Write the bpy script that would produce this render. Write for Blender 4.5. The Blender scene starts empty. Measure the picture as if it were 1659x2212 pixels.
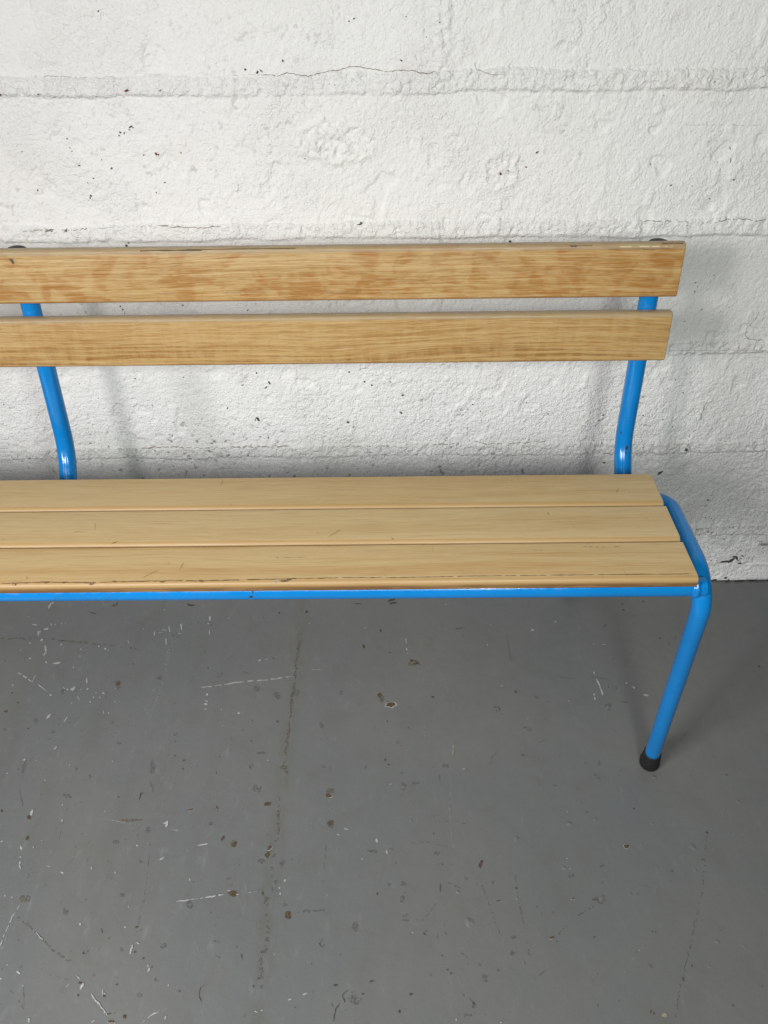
FLOOR_MARKS={'chip':[[-6969,-596,10,85,24,-17],[-6936,-509,20,3,11,-27],[-7297,-902,8,3,7,-13],[-7092,-1123,49,-6,7,-25],[-6817,-1246,39,15,16,-30],[-6930,-1320,33,-1,8,-25],[-6931,-1369,18,2,18,-43],[-6808,-1537,25,10,18,-32],[-6648,-1779,47,-99,-20,-5],[-6625,-1897,0,-43,-17,9],[-7008,-1613,21,0,5,-15],[-6380,-1663,10,26,14,-13],[-5958,-1787,11,5,9,-17],[-5628,-1720,16,1,7,-21],[-5489,-1781,24,9,10,-20],[-5425,-1817,12,4,8,-17],[-6865,-2011,26,1,8,-20],[-6521,-2107,19,-5,4,-23],[-6314,-2133,70,22,11,-22],[-7122,-1797,10,2,7,-15],[-5959,-2239,14,-1,4,-17],[-5926,-1964,17,-6,1,-11],[-6758,-1121,17,-1,7,-22],[-6681,-1128,11,1,6,-16],[-6564,-1104,13,-5,2,-15],[-6484,-1092,8,3,6,-12],[-6176,-2891,25,-6,3,-21],[-5614,-2554,28,-65,-12,-3],[-5974,-2734,23,-15,-2,-11],[-5903,-2767,16,3,8,-19],[-5807,-2763,31,9,14,-29],[-5797,-2725,19,6,13,-26],[-5539,-2760,18,3,6,-16],[-6953,-2659,16,-4,4,-19],[-5400,-3056,13,-22,-8,-5],[-5368,-2952,12,3,7,-15],[-5254,-2953,15,-1,5,-18],[-5217,-2859,20,-2,5,-24],[-5634,-2975,27,-37,-8,-6],[-5728,-3078,14,1,4,-10],[-6049,-3364,37,42,17,-19],[-5722,-3432,11,54,11,-7],[-5706,-4020,18,27,11,-11],[-6156,-4252,4,23,15,-9],[-5670,-4642,12,0,4,-13],[-5091,-3288,20,-33,-6,-3],[-4996,-3304,20,-26,-7,-7],[-5353,-4358,8,3,6,-11],[-6343,-4507,10,3,8,-13],[-4653,-4293,9,2,5,-11],[-4622,-1397,14,-49,-13,-1],[-4422,-1307,24,-4,2,-12],[-4355,-1276,33,-79,-12,-5],[-4133,-1216,29,-87,-17,-4],[-4471,-1294,16,1,6,-22],[-4348,-1603,30,-96,-11,-2],[-5082,-1618,16,-42,-8,-2],[-3601,-987,35,-93,-17,-7],[-3541,-1380,14,-62,-13,-1],[-3606,-1140,18,3,3,-13],[-3313,-2911,30,-2,3,-24],[-3295,-3129,37,1,4,-21],[-3289,-3231,24,3,4,-15],[-3294,-3062,21,-5,1,-18],[-2675,-3328,29,-4,1,-20],[-2457,-2108,30,6,4,-17],[-2996,-3250,10,-1,2,-13],[-2920,-3592,8,0,1,-10],[-6619,-2455,12,21,9,-9],[-5356,-2847,11,-3,1,-13],[-4954,-3050,11,-2,2,-13],[-5957,-4263,9,1,5,-11],[-2047,-4300,10,-3,-2,-11],[-4873,-1270,8,3,5,-12],[-5020,-2760,8,0,3,-11],[-1581,-1153,9,-2,0,-13],[-468,-1292,16,4,2,-11],[-4576,-739,12,0,4,-17],[-3224,-1004,11,4,4,-11],[-5657,-2764,9,-1,2,-11],[37.6,0.9,8.0,54,[-6969,-2351],[-6846,-2425],[-6619,-2576],[-6609,-2483]],[37.1,0.9,8.0,53,[-6486,-2648],[-6375,-2719],[-6259,-2811]],[32.0,0.75,8.0,53,[-3470,-2745],[-3262,-2721],[-2868,-2649],[-2617,-2609],[-2192,-2575],[-1804,-2508]],[16.8,0.5,8.4,56,[-2421,-2108],[-2185,-2053]],[12.0,0.8,8.2,54,[-1726,-2259],[-1567,-2334],[-1262,-2359],[-1259,-2404]],[17.7,0.35,8.8,59,[-4626,-1379],[-4482,-1368],[-4153,-1409],[-4013,-1423]],[3333,-1169,19,7,0,-21],[2834,-1389,32,12,2,-24],[1908,-1773,11,3,1,-15],[1171,-660,12,4,2,-16],[4157,-1782,32,3,-2,-12],[2062,-2773,28,-8,-3,-10],[3812,-2488,18,6,0,-26],[3700,-2986,15,-5,-10,-25],[3697,-3075,18,-2,-7,-26],[4353,-2729,19,-21,-12,-15],[4453,-2836,27,-23,-11,-16],[4633,-3012,46,-20,-10,-20],[3224,-3116,13,3,0,-10],[2432,-3500,8,1,0,-15],[1219,-4494,27,3,0,-8],[337,-1640,11,1,2,-60],[344,-1861,11,3,6,-40],[364,-1967,9,-3,-2,-11],[2026,-1235,8,-4,-4,-12],[6,-4766,15,0,0,-8],[3954,-1773,9,0,-2,-12],[41.8,1,7.8,52,[3827,-2615],[3837,-2707],[3854,-2841],[3850,-3024]],[-5678,-5228,7,60,20,-9],[-5635,-5802,18,-40,-15,-1],[-5595,-5948,13,2,5,-9],[-5541,-6102,16,-35,-12,-1],[-5565,-6038,13,-25,-11,-2],[-5449,-5796,10,2,6,-11],[-5972,-5699,23,4,5,-9],[-5363,-5689,9,-1,3,-9],[-4883,-6195,22,-5,1,-15],[-5117,-6095,29,-6,1,-7],[-4466,-6128,10,0,5,-18],[-4094,-6201,11,-1,3,-16],[-3872,-5783,18,-3,1,-13],[-3443,-5990,43,27,6,-8],[-3496,-5430,26,-6,2,-49],[-3514,-5415,33,9,7,-15],[-2855,-5773,71,11,4,-13],[-5156,-5362,11,-1,6,-27],[-4113,-7731,22,-5,1,-35],[-3577,-7278,16,-3,2,-58],[-3501,-7197,22,-10,-3,-9],[-3274,-7535,13,-2,1,-28],[-3816,-7803,9,-1,4,-33],[-3789,-7822,15,0,2,-7],[-4307,-7722,16,16,5,-4],[-4678,-8126,12,2,17,-28],[-1555,-6335,14,-2,-2,-27],[-1625,-6443,12,1,3,-13],[-1606,-6531,12,-2,-2,-20],[-1144,-7844,34,10,3,-8],[-1767,-8046,27,-7,-1,-6],[-1690,-8033,12,1,2,-9],[-1339,-7906,23,6,3,-7],[-4386,-6935,16,1,5,-14],[-690,-5535,28,-8,-2,-11],[-216,-5727,21,-3,-4,-29],[-436,-6021,15,3,2,-9],[-3741,-6980,12,3,6,-12],[-2356,-6478,24,-5,0,-8],[-2223,-6533,16,3,5,-13],[-5601,-6531,11,-2,1,-10],[-5492,-6552,9,-2,2,-13],[-5236,-7631,11,2,7,-11],[-4903,-7718,8,-1,2,-12],[-5023,-7561,25,-13,-4,-12],[-2923,-8105,9,-2,-2,-18],[-3843,-8144,17,7,5,-6],[-1603,-7351,8,-1,0,-7],[-2962,-6310,10,1,4,-15],[-2966,-7730,8,0,3,-14],[-1137,-7457,6,1,2,-6],[-5214,-7462,7,2,5,-7],[-4527,-5206,12,-3,0,-8],[-5237,-5091,10,-1,4,-16],[-3762,-6699,7,0,3,-13],[-804,-5629,21,-6,-2,-9],[-3295,-7486,9,0,3,-12],[22.0,0.9,5.5,37,[-3099,-6632],[-2903,-6607]],[11.1,0.5,5.5,37,[-2903,-6607],[-2675,-6576]],[25.9,0.9,5.6,37,[-2692,-6576],[-2414,-6535]],[11.1,0.5,5.6,37,[-2215,-6519],[-2098,-6514],[-1950,-6495]],[21.7,0.75,5.4,36,[-5333,-6655],[-5352,-6720],[-5378,-6785],[-5400,-7068],[-5399,-7221]],[22.1,0.8,6.3,22,[-3963,-7821],[-3878,-7904],[-3778,-7985],[-3677,-8079]],[16.4,1,4.9,33,[-4232,-7595],[-4168,-7652]],[18.7,0.85,4.7,31,[-3206,-8166],[-3122,-8083],[-3014,-8030]],[17.3,0.6,5.2,35,[-4973,-7040],[-4828,-7152]],[12.5,0.7,6.2,42,[-4425,-5349],[-4155,-5405]],[12.3,0.6,6.1,41,[-3420,-5531],[-3182,-5552]],[2785,-5280,9,1,-1,-10],[2634,-6038,11,2,0,-10],[2653,-6190,8,-2,-4,-8],[1805,-6632,8,0,-1,-8],[291,-7083,10,-1,-1,-9],[-60,-5916,15,4,5,-21],[1386,-8188,12,3,2,-10],[818,-8153,9,-1,-4,-18]],
 'rust':[[-5002,-2637,33,5,20,-54],[-482,-1780,31,2,3,-53],[-176,-2955,38,4,4,-52],[-991,-4953,42,-20,-10,-30],[-1954,-5100,44,-11,-3,-27],[-5700,-5299,27,-8,3,-27],[-4025,-4901,21,5,7,-16],[-6856,-3245,30,8,14,-25],[-4545,-113,8,2,4,-12],[-5648,-593,31,7,10,-27],[21,-3174,86,-12,-5,-51],[476,-2187,81,-22,-9,-50],[-5700,-5299,35,-8,4,-27],[-2299,-6519,75,-15,-2,-39],[-1470,-6835,48,-14,-11,-49],[-1954,-5103,46,9,9,-32],[-998,-4957,42,-20,-9,-26],[-939,-5436,50,8,7,-34],[-2395,-5773,31,4,9,-33],[-1838,-5825,26,-14,-16,-38],[-1856,-5942,44,7,11,-43],[-2580,-5678,20,-4,-1,-40],[-2753,-5161,19,-1,2,-20],[-5599,-5646,23,4,17,-34],[-3456,-8089,18,-3,1,-26],[-4146,-7695,27,1,7,-18],[-3578,-6981,15,3,7,-15],[-3613,-8146,40,-9,0,-20],[-3163,-5189,43,15,6,-13],[-6163,-5188,18,2,7,-16],[-1859,-6522,13,0,4,-30],[-3668,-8058,18,-1,3,-13],[-6176,-5183,16,-4,3,-16],[13.4,1,5.0,34,[-2064,-7333],[-2026,-7422]],[13.5,1,5.1,34,[-2018,-7327],[-2038,-7380]],[1338,-6117,29,-3,-11,-56],[3579,-5854,49,-11,-11,-25],[2612,-6631,22,4,0,-14],[2198,-7163,11,-8,-16,-17],[2231,-7157,14,4,3,-20],[3358,-8100,16,-4,-6,-10],[3327,-8074,11,-3,-9,-15],[3372,-8084,6,1,0,-5]],
 'dark':[[-7324,-2064,12,-2,4,-14],[-6897,-2831,13,-1,5,-16],[-6710,-3057,16,-4,3,-18],[-6320,-3616,12,2,7,-14],[-3403,-2285,16,-2,2,-20],[-3543,-1185,14,-1,3,-19],[-3119,-2422,13,-1,2,-17],[-3002,-1998,11,0,3,-15],[-3181,-2493,11,-3,0,-13],[-2198,-2059,20,-7,-2,-19],[-2214,-848,19,0,3,-26],[-3720,-3777,12,-2,2,-14],[-3456,-4286,21,7,8,-19],[-3443,-4446,14,-2,1,-15],[-2375,-3913,12,-1,1,-14],[-2701,-4090,10,-3,-1,-11],[-2868,-4220,10,-2,0,-11],[-3109,-3294,10,2,3,-12],[-3855,-3098,8,1,3,-10],[-3684,-3909,10,-1,1,-12],[-3624,-4195,12,4,7,-15],[-6970,-2027,9,0,4,-12],[-2758,-5153,14,3,6,-16],[-2871,-4526,6,2,8,-21],[-1964,-3514,19,6,5,-17],[-2415,-3490,10,-2,0,-12],[-2550,-3683,9,3,4,-12],[-4463,-4597,7,1,3,-9],[-2511,-1000,9,1,2,-13],[-5597,-553,14,47,15,-13],[-4083,-599,99,-31,1,-26],[-4009,-614,47,18,6,-16],[-632,-610,57,2,1,-17],[-1661,-829,24,-1,3,-46],[-156,-1371,22,-31,-13,-17],[-6024,-807,86,-26,2,-13],[-3470,-418,35,-10,1,-20],[-4852,-2166,12,-3,1,-14],[17.0,1,6.4,42,[-3250,-5217],[-3165,-5182],[-3094,-5170]],[4779,-686,17,2,-4,-23],[6917,-2362,23,4,-5,-19],[4002,-2821,10,-3,-5,-13],[327,-3664,12,3,2,-14],[3842,-5226,15,4,0,-11],[19,-1934,21,-8,-3,-14],[-35,-3529,16,0,0,-20],[-79,-4309,19,5,4,-22],[188,-4558,11,0,-1,-13],[5222,-618,18,6,-1,-23],[4760,-858,22,-16,-8,-15],[2303,-2903,21,-1,-5,-31],[4206,-4252,10,-4,-9,-17],[2236,-4242,22,-6,-4,-11],[784,-3002,25,-4,-4,-26],[54,-518,95,18,3,-33],[101,-599,71,7,1,-27],[4288,-1288,32,39,5,-7],[5273,-1639,14,3,-2,-18],[5586,-1612,12,-3,-8,-18],[-21,-4399,23,-1,0,-13],[3250,-4407,11,-2,-5,-13],[20.9,1,7.8,52,[6253,-2771],[6280,-2835]],[13.7,1,6.9,46,[2500,-4267],[2472,-4342]],[0.1,1,8.9,59,[1650,-2269],[1376,-1315],[1420,-1328]],[16.0,1,4.8,32,[-2470,-7719],[-2531,-7755],[-2539,-7844],[-2492,-7931]],[19.2,1,6.4,32,[-568,-7787],[-651,-7855],[-617,-7951]],[15.7,1,6.3,31,[-677,-7950],[-735,-8017],[-757,-8170]],[9.4,1,4.7,31,[-798,-7950],[-765,-8004]],[13.7,1,5.1,34,[-952,-7145],[-995,-7220],[-954,-7266],[-916,-7221]],[-198,-6541,13,0,1,-18],[-273,-7697,27,13,7,-12],[-407,-7911,8,0,0,-7],[-2904,-6345,8,0,3,-14],[-3381,-7389,15,-4,-1,-13],[-3518,-7308,15,-2,2,-13],[-3787,-7850,17,-3,0,-13],[-1907,-8095,9,-2,-1,-8],[-1781,-7648,12,2,3,-11],[-1836,-7743,15,-1,1,-13],[-4224,-7318,15,-4,0,-13],[-4132,-7839,16,-3,1,-13],[-3238,-7501,13,3,3,-6],[-4055,-7022,6,1,16,-30],[-3657,-7712,18,0,3,-10],[-748,-7739,29,7,6,-19],[-387,-7843,18,-11,-5,-7],[-1781,-7320,9,1,3,-12],[-1716,-7282,12,3,5,-12],[-4376,-4960,15,-2,2,-12],[-4029,-4959,10,-2,4,-49],[-702,-7360,6,-1,-3,-14],[-599,-8031,5,1,1,-5],[-4411,-6596,9,-1,1,-8],[-889,-7936,5,0,0,-5],[4028,-7534,9,0,-4,-14],[3841,-5230,14,-10,-8,-10],[1813,-6472,14,-4,-5,-11],[458,-7099,16,-3,-4,-15],[748,-7561,12,2,2,-11],[786,-7602,14,0,0,-13],[3623,-7090,10,0,-3,-9],[682,-7381,9,1,0,-9],[4651,-6065,13,2,-2,-12],[4148,-6237,17,2,-2,-10],[4855,-5638,23,-4,-5,-11],[243,-7855,21,5,5,-18],[93,-8057,15,-1,-1,-21],[2656,-7704,8,0,-1,-7],[3859,-7689,10,2,1,-30],[1540,-6650,33,3,0,-8],[2668,-7998,5,0,-5,-16],[1058,-7961,15,0,-1,-13],[14.7,0.9,5.5,37,[719,-6400],[700,-6601]]],
 'scratch':[[38.0,0.75,13.6,38,[-4123,-993],[-4127,-1310],[-4232,-1676],[-4179,-2427],[-4189,-2860],[-4228,-3322],[-4231,-3738]],[30.7,0.75,12.8,36,[-4307,-2752],[-4339,-3118],[-4346,-3346]],[28.0,0.75,14.0,39,[-4262,-1646],[-4254,-2030],[-4199,-2315]],[8.5,0.9,4.3,60,[-3075,-4976],[-2809,-5112]],[8.7,0.9,4.3,61,[-2285,-5296],[-2274,-4975],[-2266,-4892]],[9.9,0.9,4.9,69,[-5238,-3461],[-4921,-3572],[-4382,-3616]],[9.1,0.9,4.5,63,[-4659,-4085],[-4318,-4490],[-4197,-4664]],[9.2,0.9,4.6,64,[-4434,-3808],[-4306,-4359]],[8.9,0.9,4.5,63,[-3257,-4413],[-2758,-4635],[-2278,-4808]],[8.6,0.9,4.3,60,[-6202,-5183],[-6153,-5022],[-5943,-5285]],[9.1,0.9,4.5,64,[-2038,-4110],[-2016,-4468]],[8.5,0.9,4.2,59,[-3998,-5162],[-3762,-5224],[-3451,-5306]],[10.8,0.9,5.4,76,[-7271,-2448],[-7115,-2461]],[10.8,0.9,5.4,76,[-7165,-2721],[-7141,-2504]],[10.3,0.9,5.2,72,[-2059,-2615],[-2161,-3038]],[9.3,0.9,4.7,65,[-1910,-3832],[-1930,-4202]],[8.5,0.9,4.2,59,[-2159,-4851],[-2002,-5219]],[8.6,0.9,4.3,60,[-1076,-4777],[-1051,-5067]],[9.4,0.9,4.7,66,[-1885,-4066],[-1937,-4134]],[10.5,0.9,5.2,73,[-706,-2071],[-577,-2846]],[10.7,0.9,5.3,75,[-2141,-2054],[-2145,-2614]],[25.7,0.6,10.3,46,[546,-2424],[633,-2617],[712,-2753],[760,-3069],[890,-3325],[911,-3524]],[15.9,0.6,8.0,53,[712,-2753],[887,-2658],[1059,-2633]],[15.1,0.5,10.1,61,[709,-2806],[654,-3272],[578,-4090]],[26.4,0.8,6.6,40,[1074,-3909],[1069,-4140],[991,-4796],[921,-5382]],[18.6,0.6,5.6,37,[-5601,-5930],[-5394,-6489]],[23.9,0.8,5.1,34,[-5364,-6688],[-5366,-7281]],[18.9,0.8,4.7,31,[-3014,-8030],[-2874,-7983],[-2728,-7962]],[16.4,0.8,4.1,37,[-4561,-5316],[-4154,-5409],[-3405,-5520],[-3054,-5568]],[15.1,0.7,5.7,38,[-3938,-6033],[-4048,-6330],[-3998,-6698]],[11.6,0.6,5.8,39,[-4134,-5417],[-4053,-6121],[-4064,-6398]],[8.9,0.85,4.0,49,[-2598,-5234],[-2448,-5660]],[8.9,0.85,4.0,48,[-2568,-5353],[-2585,-5697]],[8.4,0.85,3.8,46,[-2296,-5847],[-2362,-6222]],[8.1,0.85,3.7,44,[-2571,-6203],[-2547,-6544]],[9.0,0.85,4.1,49,[-2271,-4995],[-2352,-5586]],[9.2,0.85,4.2,50,[-2304,-5157],[-2313,-5355]],[9.0,0.85,4.1,49,[-1626,-5321],[-1636,-5591]],[9.0,0.85,4.1,49,[-1479,-5124],[-1492,-5593]],[8.9,0.85,4.0,48,[-1362,-5205],[-1358,-5707]],[8.9,0.85,4.0,49,[-1251,-4963],[-1219,-5670]],[8.9,0.85,4.1,49,[-1067,-4923],[-1007,-5634]],[9.1,0.85,4.1,50,[-969,-5006],[-966,-5405]],[8.8,0.85,4.0,48,[-699,-5290],[-715,-5823]],[9.3,0.85,4.2,51,[-582,-4928],[-556,-5172]],[8.2,0.85,3.7,45,[-761,-5968],[-840,-6489]],[8.0,0.85,3.7,44,[-1126,-6248],[-1331,-6652]],[9.4,0.85,4.3,52,[-3074,-4980],[-2799,-5064]],[9.3,0.85,4.2,51,[-2563,-5155],[-2299,-5197]],[9.3,0.85,4.2,51,[-4240,-5079],[-3606,-5265]],[9.2,0.85,4.2,50,[-3757,-5244],[-3369,-5346]],[9.1,0.85,4.1,50,[-6132,-5362],[-5876,-5461]],[8.7,0.85,3.9,47,[-2955,-5805],[-3246,-5931]],[8.2,0.85,3.7,45,[-3476,-6300],[-3496,-6503]],[7.8,0.85,3.5,43,[-2598,-7359],[-2807,-6930]],[8.3,0.85,3.8,45,[-2680,-6167],[-2739,-6408]],[8.8,0.85,4.0,48,[-1571,-5516],[-1511,-5780]],[8.9,0.85,4.1,49,[-1119,-5286],[-1114,-5634]],[8.5,0.85,3.9,46,[-3359,-6055],[-3405,-6161]],[7.5,0.85,3.4,41,[-425,-7072],[-612,-7253]],[7.3,0.85,3.3,40,[-962,-7251],[-994,-7487]],[16.6,0.7,5.0,30,[3622,-7093],[3218,-7485]],[12.4,0.35,6.2,28,[3198,-7499],[2662,-8091]],[24.7,0.8,6.2,41,[981,-4941],[932,-5264],[937,-5460],[947,-5909]],[16.1,0.5,6.0,36,[3812,-5767],[4444,-5773],[4925,-5702],[5772,-5660]],[7.4,0.8,5.5,37,[2334,-6662],[2385,-6563],[2524,-6531]]],
 'stain':[[-3956,-4397,48,-11,7,-129],[-6115,-4364,34,-11,14,-147],[-4879,-3504,28,1,11,-34],[-4948,-4571,26,2,11,-30],[-5219,-4438,24,-1,12,-44],[-5982,-2814,32,-18,-9,-83],[-6244,-3451,40,-12,8,-66],[-2425,-2772,64,-10,2,-58],[-2045,-2946,63,-1,9,-89],[-1714,-2886,64,-6,3,-84],[-2170,-4154,79,-10,1,-36],[-2202,-4809,35,11,30,-81],[-2129,-4852,34,-9,-6,-69],[-2311,-4421,35,-7,-1,-43],[-1186,-3600,27,18,39,-77],[-4187,-1464,71,-21,1,-30],[-4269,-2509,58,-13,5,-54],[-871,-2895,55,4,4,-42],[-4640,-3937,51,3,9,-28],[-5854,-3698,36,11,18,-33],[-4004,-259,25,-3,5,-35],[-403,-4439,26,8,6,-25],[-6727,-3632,28,10,17,-28],[-5952,-4942,17,3,85,-161],[-3892,-4752,14,3,52,-124],[-1096,-4433,38,4,3,-22],[-2689,-2399,66,-25,-2,-21],[27.6,1,6.9,46,[1817,-4170],[1706,-4282],[1670,-4437]],[1384,-1328,92,12,0,-31],[1922,-3275,64,-26,-18,-48],[3893,-3256,51,23,10,-93],[4121,-2817,36,-39,-20,-26],[2661,-3027,39,-30,-14,-23],[2393,-3709,72,-29,-15,-36],[220,-4810,56,10,9,-74],[429,-4749,62,-14,-6,-29],[921,-4430,49,-51,-24,-30],[3480,-4410,24,-9,-20,-42],[3387,-4656,29,-46,-20,-18],[4320,-4678,34,-9,-25,-54],[2679,-4811,28,-6,-7,-21],[3882,-2599,177,-48,-4,-11],[3285,-2592,122,-25,-3,-11],[2310,-1872,11,2,-2,-371],[4213,-3157,74,-2,-5,-20],[140,-3970,39,4,2,-32],[5509,-4646,28,8,-2,-21],[2591,-3971,100,32,1,-13],[812,-4646,23,3,3,-59],[5408,-1761,18,-43,-13,-12],[1501,-1714,14,2,0,-18],[38.2,0.85,10.4,28,[-5316,-6817],[-5121,-6946],[-4841,-7140],[-4647,-7286],[-4420,-7400]],[46.9,0.85,7.2,32,[-1369,-6781],[-1156,-6776],[-909,-6762]],[73.4,0.6,23.3,33,[-1809,-6549],[-1716,-7063],[-1777,-7482],[-1719,-7821]],[75.2,0.5,22.6,34,[-1814,-6067],[-1693,-6382],[-1797,-6648]],[22.1,0.6,11.1,33,[-3698,-5574],[-3612,-6160],[-3564,-6569],[-3567,-6893],[-3546,-7173]],[15.8,0.7,5.9,36,[-4592,-5643],[-4727,-5901],[-4851,-6062]],[20.5,0.6,6.1,41,[-5148,-5252],[-5112,-5563],[-5105,-5713]],[22.7,0.6,5.7,38,[-5370,-5968],[-5369,-6354]],[25.6,0.7,9.6,32,[-5051,-7773],[-4928,-7856],[-4797,-8006]],[25.3,0.7,4.7,32,[-4903,-7718],[-4797,-7966]],[9.8,0.8,4.9,33,[-4642,-7578],[-4374,-7637],[-4164,-7667]],[-3148,-7662,32,6,12,-28],[-3773,-5517,48,16,21,-40],[-4641,-6764,41,-7,7,-54],[-507,-6993,54,10,13,-55],[-3142,-7230,41,0,9,-39],[-2809,-5428,44,-7,2,-42],[-3711,-7277,29,-1,6,-27],[-3892,-6534,33,3,9,-23],[-3745,-6038,38,-1,6,-25],[-4214,-5721,43,-2,9,-37],[-274,-5900,79,-15,-5,-32],[-3316,-7844,34,8,14,-27],[-2810,-7787,25,-1,6,-36],[-1521,-6683,26,4,8,-32],[-2384,-6301,40,5,6,-20],[-2891,-6673,51,-8,2,-55],[-4209,-7313,22,0,7,-24],[-4402,-7406,38,-2,7,-23],[-1623,-6069,35,-6,-3,-52],[-2358,-7375,48,-11,-1,-11],[-4790,-7775,5,0,2,-5],[-5216,-4928,96,-8,9,-33],[-498,-7911,76,-46,-25,-33],[-4571,-6010,24,0,6,-22],[-1098,-7128,6,0,0,-5],[-2423,-7180,75,-9,1,-15],[23.0,0.8,5.8,38,[-981,-5784],[-993,-6180]],[27.5,0.55,13.8,28,[4881,-5570],[4665,-6118],[4496,-6529],[4145,-7164],[3856,-7689],[3596,-8201]],[28.4,0.5,10.6,28,[1833,-6202],[1818,-6675],[1852,-6900],[1873,-7087],[1867,-7447]],[21.5,0.5,10.7,29,[1316,-6404],[1436,-6833],[1500,-7116]],[24.3,0.55,10.4,28,[2935,-6715],[2642,-6858],[2339,-7091],[2245,-7257]],[21.2,0.5,5.3,35,[659,-6666],[416,-6953]],[94.5,0.5,25.4,33,[185,-6362],[161,-6695],[204,-6967]],[20.7,0.7,6.2,41,[765,-5439],[984,-5402],[1194,-5481]],[20.0,0.6,12.0,40,[217,-5757],[605,-5760],[950,-5873]],[30.2,0.8,5.0,34,[907,-7323],[1040,-7418]],[16.6,1,5.0,33,[1773,-7447],[1778,-7519]],[37.7,0.7,9.4,31,[926,-7851],[1081,-7975]],[43.3,0.7,9.3,31,[847,-8093],[1024,-8107],[1120,-8042]],[19.5,0.5,4.9,32,[2064,-7578],[1859,-7705]],[33.4,0.9,5.6,37,[795,-6359],[1023,-6476]],[20.9,0.5,5.2,35,[627,-7231],[642,-7079]],[694,-5937,45,12,6,-31],[1488,-6378,22,-7,-11,-26],[4,-5865,38,-7,-4,-25],[1681,-7154,35,-10,-14,-32],[1654,-7358,35,7,3,-26],[1242,-7673,49,6,2,-39],[2652,-6302,38,10,3,-30],[-35,-6411,27,-5,-5,-27],[757,-7092,22,3,2,-24],[1103,-6328,24,5,4,-27],[2800,-7155,23,1,-4,-21],[3130,-6141,31,-9,-16,-34],[743,-6105,50,-10,-3,-14],[3470,-7530,19,8,16,-50]],
 'brownstain':[[60.2,0.85,20.1,45,[-1734,-1370],[-1752,-2058],[-1751,-2618],[-1759,-2991],[-1743,-3348],[-1758,-3834],[-1754,-4204],[-1770,-4427],[-1681,-4558]],[32.0,0.7,26.7,48,[-1772,-1463],[-1774,-2058],[-1751,-2618],[-1759,-2991],[-1767,-3447]],[52.0,0.6,20.2,46,[-7648,-1484],[-6732,-1495],[-5636,-1660],[-4833,-1800]],[34.6,0.8,11.5,46,[-6489,-1541],[-5636,-1660],[-5218,-1701]],[-5003,-2664,64,0,27,-97],[-958,-4870,83,-6,0,-41],[-1770,-4435,56,9,11,-48],[-155,-3008,56,21,22,-89],[29,-3154,101,30,13,-64],[467,-2199,99,30,10,-66],[56.4,0.6,24.2,40,[-1796,-4917],[-1761,-5320],[-1731,-5704],[-1974,-6031]],[-5300,-6573,68,-25,-4,-67],[-1939,-6031,52,2,9,-53],[-2398,-5758,71,-19,-5,-50],[-4039,-5360,146,-1,7,-27],[-3911,-6527,34,-1,6,-23],[-1757,-5953,28,-1,3,-29],[-928,-5444,58,18,18,-56],[-2335,-6394,27,1,3,-14],[1064,-7996,37,-10,-14,-33],[2982,-6650,100,5,-8,-49]],
 'lump':[[1922,-3275,52,-8,-7,-35],[3893,-3256,44,-17,-38,-82],[2393,-3709,68,2,-4,-29],[3389,-4648,34,-42,-19,-19],[4320,-4678,37,-13,-23,-45],[5524,-5124,43,-33,-21,-25],[220,-4810,39,-14,-15,-52],[2661,-3027,34,-13,-8,-20],[476,-2187,74,7,1,-45],[4121,-2817,44,8,-3,-31],[2776,-5475,54,2,-9,-57],[1925,-5707,43,11,6,-50],[3023,-6618,54,-16,-25,-51],[4573,-5866,61,-76,-34,-30],[1092,-6942,57,35,46,-75],[969,-6520,36,-3,-6,-40],[4474,-7227,35,-7,-19,-35],[4816,-7290,36,-31,-13,-12],[3193,-5409,48,12,1,-34],[2568,-6172,45,-11,-15,-37],[4494,-6222,22,-35,-22,-17],[326,-5408,28,8,7,-30],[3944,-6176,34,-9,-12,-24],[4066,-5486,32,1,-9,-34],[1783,-7490,28,2,-1,-35],[4258,-7541,18,-1,-8,-23],[4952,-5570,28,-9,-11,-18],[1665,-5750,18,2,0,-18],[3450,-6571,27,6,-1,-39]],
 'pale':[[23.2,0.8,6.9,46,[1080,-3932],[1062,-4231]],[3487,-8117,31,-10,-14,-22]]}
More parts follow.
